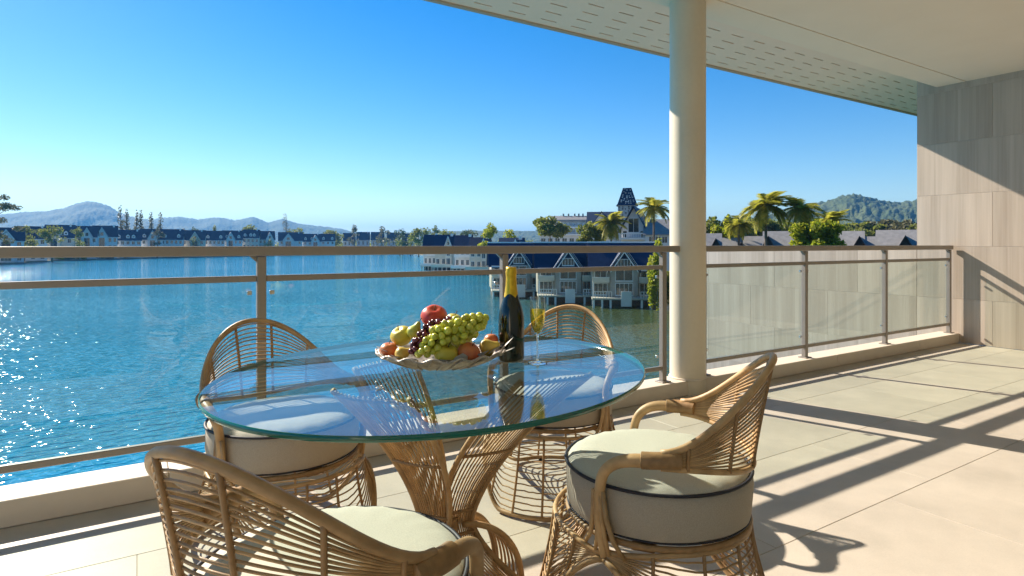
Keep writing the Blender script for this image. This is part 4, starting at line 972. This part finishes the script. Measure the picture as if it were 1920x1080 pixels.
for i, (u, s, vt, wp, vb, k) in enumerate([(146, 0, 447, 30, None, 'bright'), (366, 0, 440, 20, None, 'mid'), (503, 0, 444, 22, None, 'bright'), (750, 460, 441, 20, None, 'mid'), (770, 450, 441, 16, None, 'mid'), (716, 520, 443, 34, None, 'dry')]):
    s = s or shore_s(u)+4
    tree('rounded waterside shrub, %s from the left below the blue roofs' % ORD[i], u, s, vt, wp, k, vb, 500, 'bush', i+60, 'waterside shrubs', name='shrub', cat='shrub')
for i, (u, s) in enumerate([(110, 262), (128, 270), (150, 275), (200, 285), (205, 300), (235, 310)]):
    tree('low yellow-green shrub at the waterline under the far houses, %s from the left' % ORD[i], u, shore_s(u)+2.5, 479, 26, ['bright', 'dark', 'mid'][i % 3] if i != 2 else 'bright', None, 500, 'bush', i+80, 'waterline shrubs', name='shrub', cat='shrub')
tree('bright green tree between the mid-lake villas', 919, 170, 416, 44, 'bright', None, 2000, 'round', 90, 'trees round the lake')
tree('low bright green tree right of the mid-lake villas', 955, 190, 428, 56, 'bright', None, 1600, 'round', 91, 'trees round the lake')
tree('broad green tree left of the terraced hotel', 1030, 165, 403, 70, 'mid', None, 3200, 'crown', 92, 'trees round the lake')
tree('dark tree behind the terraced hotel roof', 1052, 215, 401, 22, 'dark', None, 600, 'round', 93, 'trees round the lake')
tree('green tree in front of the terraced hotel', 1108, 125, 414, 62, 'mid', None, 3000, 'crown', 94, 'trees round the lake')
tree('bright bushy tree low in front of the hotel', 1098, 108, 436, 52, 'bright', None, 1800, 'bush', 95, 'trees round the lake')
tree('green climber-covered tree beside the last villa', 1226, 80, 440, 32, 'bright', 577, 3200, 'bush', 96, 'trees round the lake', 0.42)
tree('dense hedge at the waterside right of the last villa', 1246, 84, 488, 60, 'mid', 577, 2600, 'bush', 97, 'trees round the lake', 0.5)
tree('dark green tree just right of the column', 1333, 95, 404, 74, 'mid', None, 3600, 'crown', 98, 'trees round the lake', 0.5)
tree('green tree right of the column beside the palms', 1366, 92, 401, 60, 'bright', None, 3600, 'crown', 99, 'trees round the lake', 0.5)
tree('bright bushy tree low in front of the right-hand palms', 1535, 62, 408, 84, 'bright', None, 6000, 'crown', 100, 'trees round the lake', 0.42)
for i, (u, s, vt, wp, k) in enumerate([(1405, 150, 408, 66, 'mid'), (1470, 150, 412, 76, 'mid'), (1590, 190, 425, 60, 'mid'), (1620, 200, 416, 70, 'mid'), (1660, 200, 411, 70, 'dry'), (1700, 190, 412, 64, 'dry'), (1745, 180, 415, 60, 'mid'), (1560, 210, 424, 60, 'dark')]):
    tree('hazy broad tree at the foot of the green hill, %s from the column' % ORD[i], u, s, vt-1, wp*1.25, k, None, 3600, 'crown', i+110, 'trees below the green hill')
palm('palm standing beside the gabled hall left of the column', 1226, 100, 380, 2.9, 32, None, 1)
palm('palm in front of the hotel left of the tower', 1146, 120, 410, 3.3, 40, None, 2)
palm('tall spreading palm, first to the right of the column', 1436, 72, 374, 2.8, 48, None, 3)
palm('upright palm rising behind the bright bushy tree', 1502, 70, 380, 2.4, 40, None, 4)
palm('low palm leaning right beside the bright bushy tree', 1556, 66, 408, 2.0, 34, None, 5)
palm('small palm just right of the column', 1385, 86, 412, 2.2, 34, None, 6)
# wood on the horizon
bl = []
rdn = np.random.default_rng(11)
for k in range(420):
    u = rdn.uniform(540, 1760); s = rdn.uniform(650, 1100); x, y = ground_pt(u, s); h = rdn.uniform(9, 17); bl.append((x, y, zt+h*0.5, rdn.uniform(6, 13), rdn.uniform(6, 13), h*0.55))
for k in range(160):
    u = rdn.uniform(-120, 560); s = shore_s(u)+rdn.uniform(60, 200); x, y = ground_pt(u, s); h = rdn.uniform(9, 14); bl.append((x, y, zt+h*0.5, rdn.uniform(5, 9), rdn.uniform(5, 9), h*0.55))
wood = mesh('woodland', leaves(bl, 42000, 2.4, 12), LM['mid']); tag(wood, 'continuous green woodland along the far shore', 'woodland', kind='stuff')

# ------------------------------------------------------------------ the air: pale haze round everything
hz = mesh('haze', box(-9600, 9600, -3600, 9600, WZ-1.6, 310), M['white']); tag(hz, 'thin pale blue haze over the lake and hills', 'haze', kind='stuff')
hm = bpy.data.materials.new('haze'); hm.use_nodes = True; nt = hm.node_tree; nt.nodes.clear()
o_ = nt.nodes.new('ShaderNodeOutputMaterial'); pv = nt.nodes.new('ShaderNodeVolumePrincipled')
pv.inputs['Color'].default_value = (0.14, 0.42, 0.86, 1); pv.inputs['Density'].default_value = 0.00014; pv.inputs['Anisotropy'].default_value = 0.2
nt.links.new(pv.outputs[0], o_.inputs['Volume'])
hz.data.materials.clear(); hz.data.materials.append(hm)
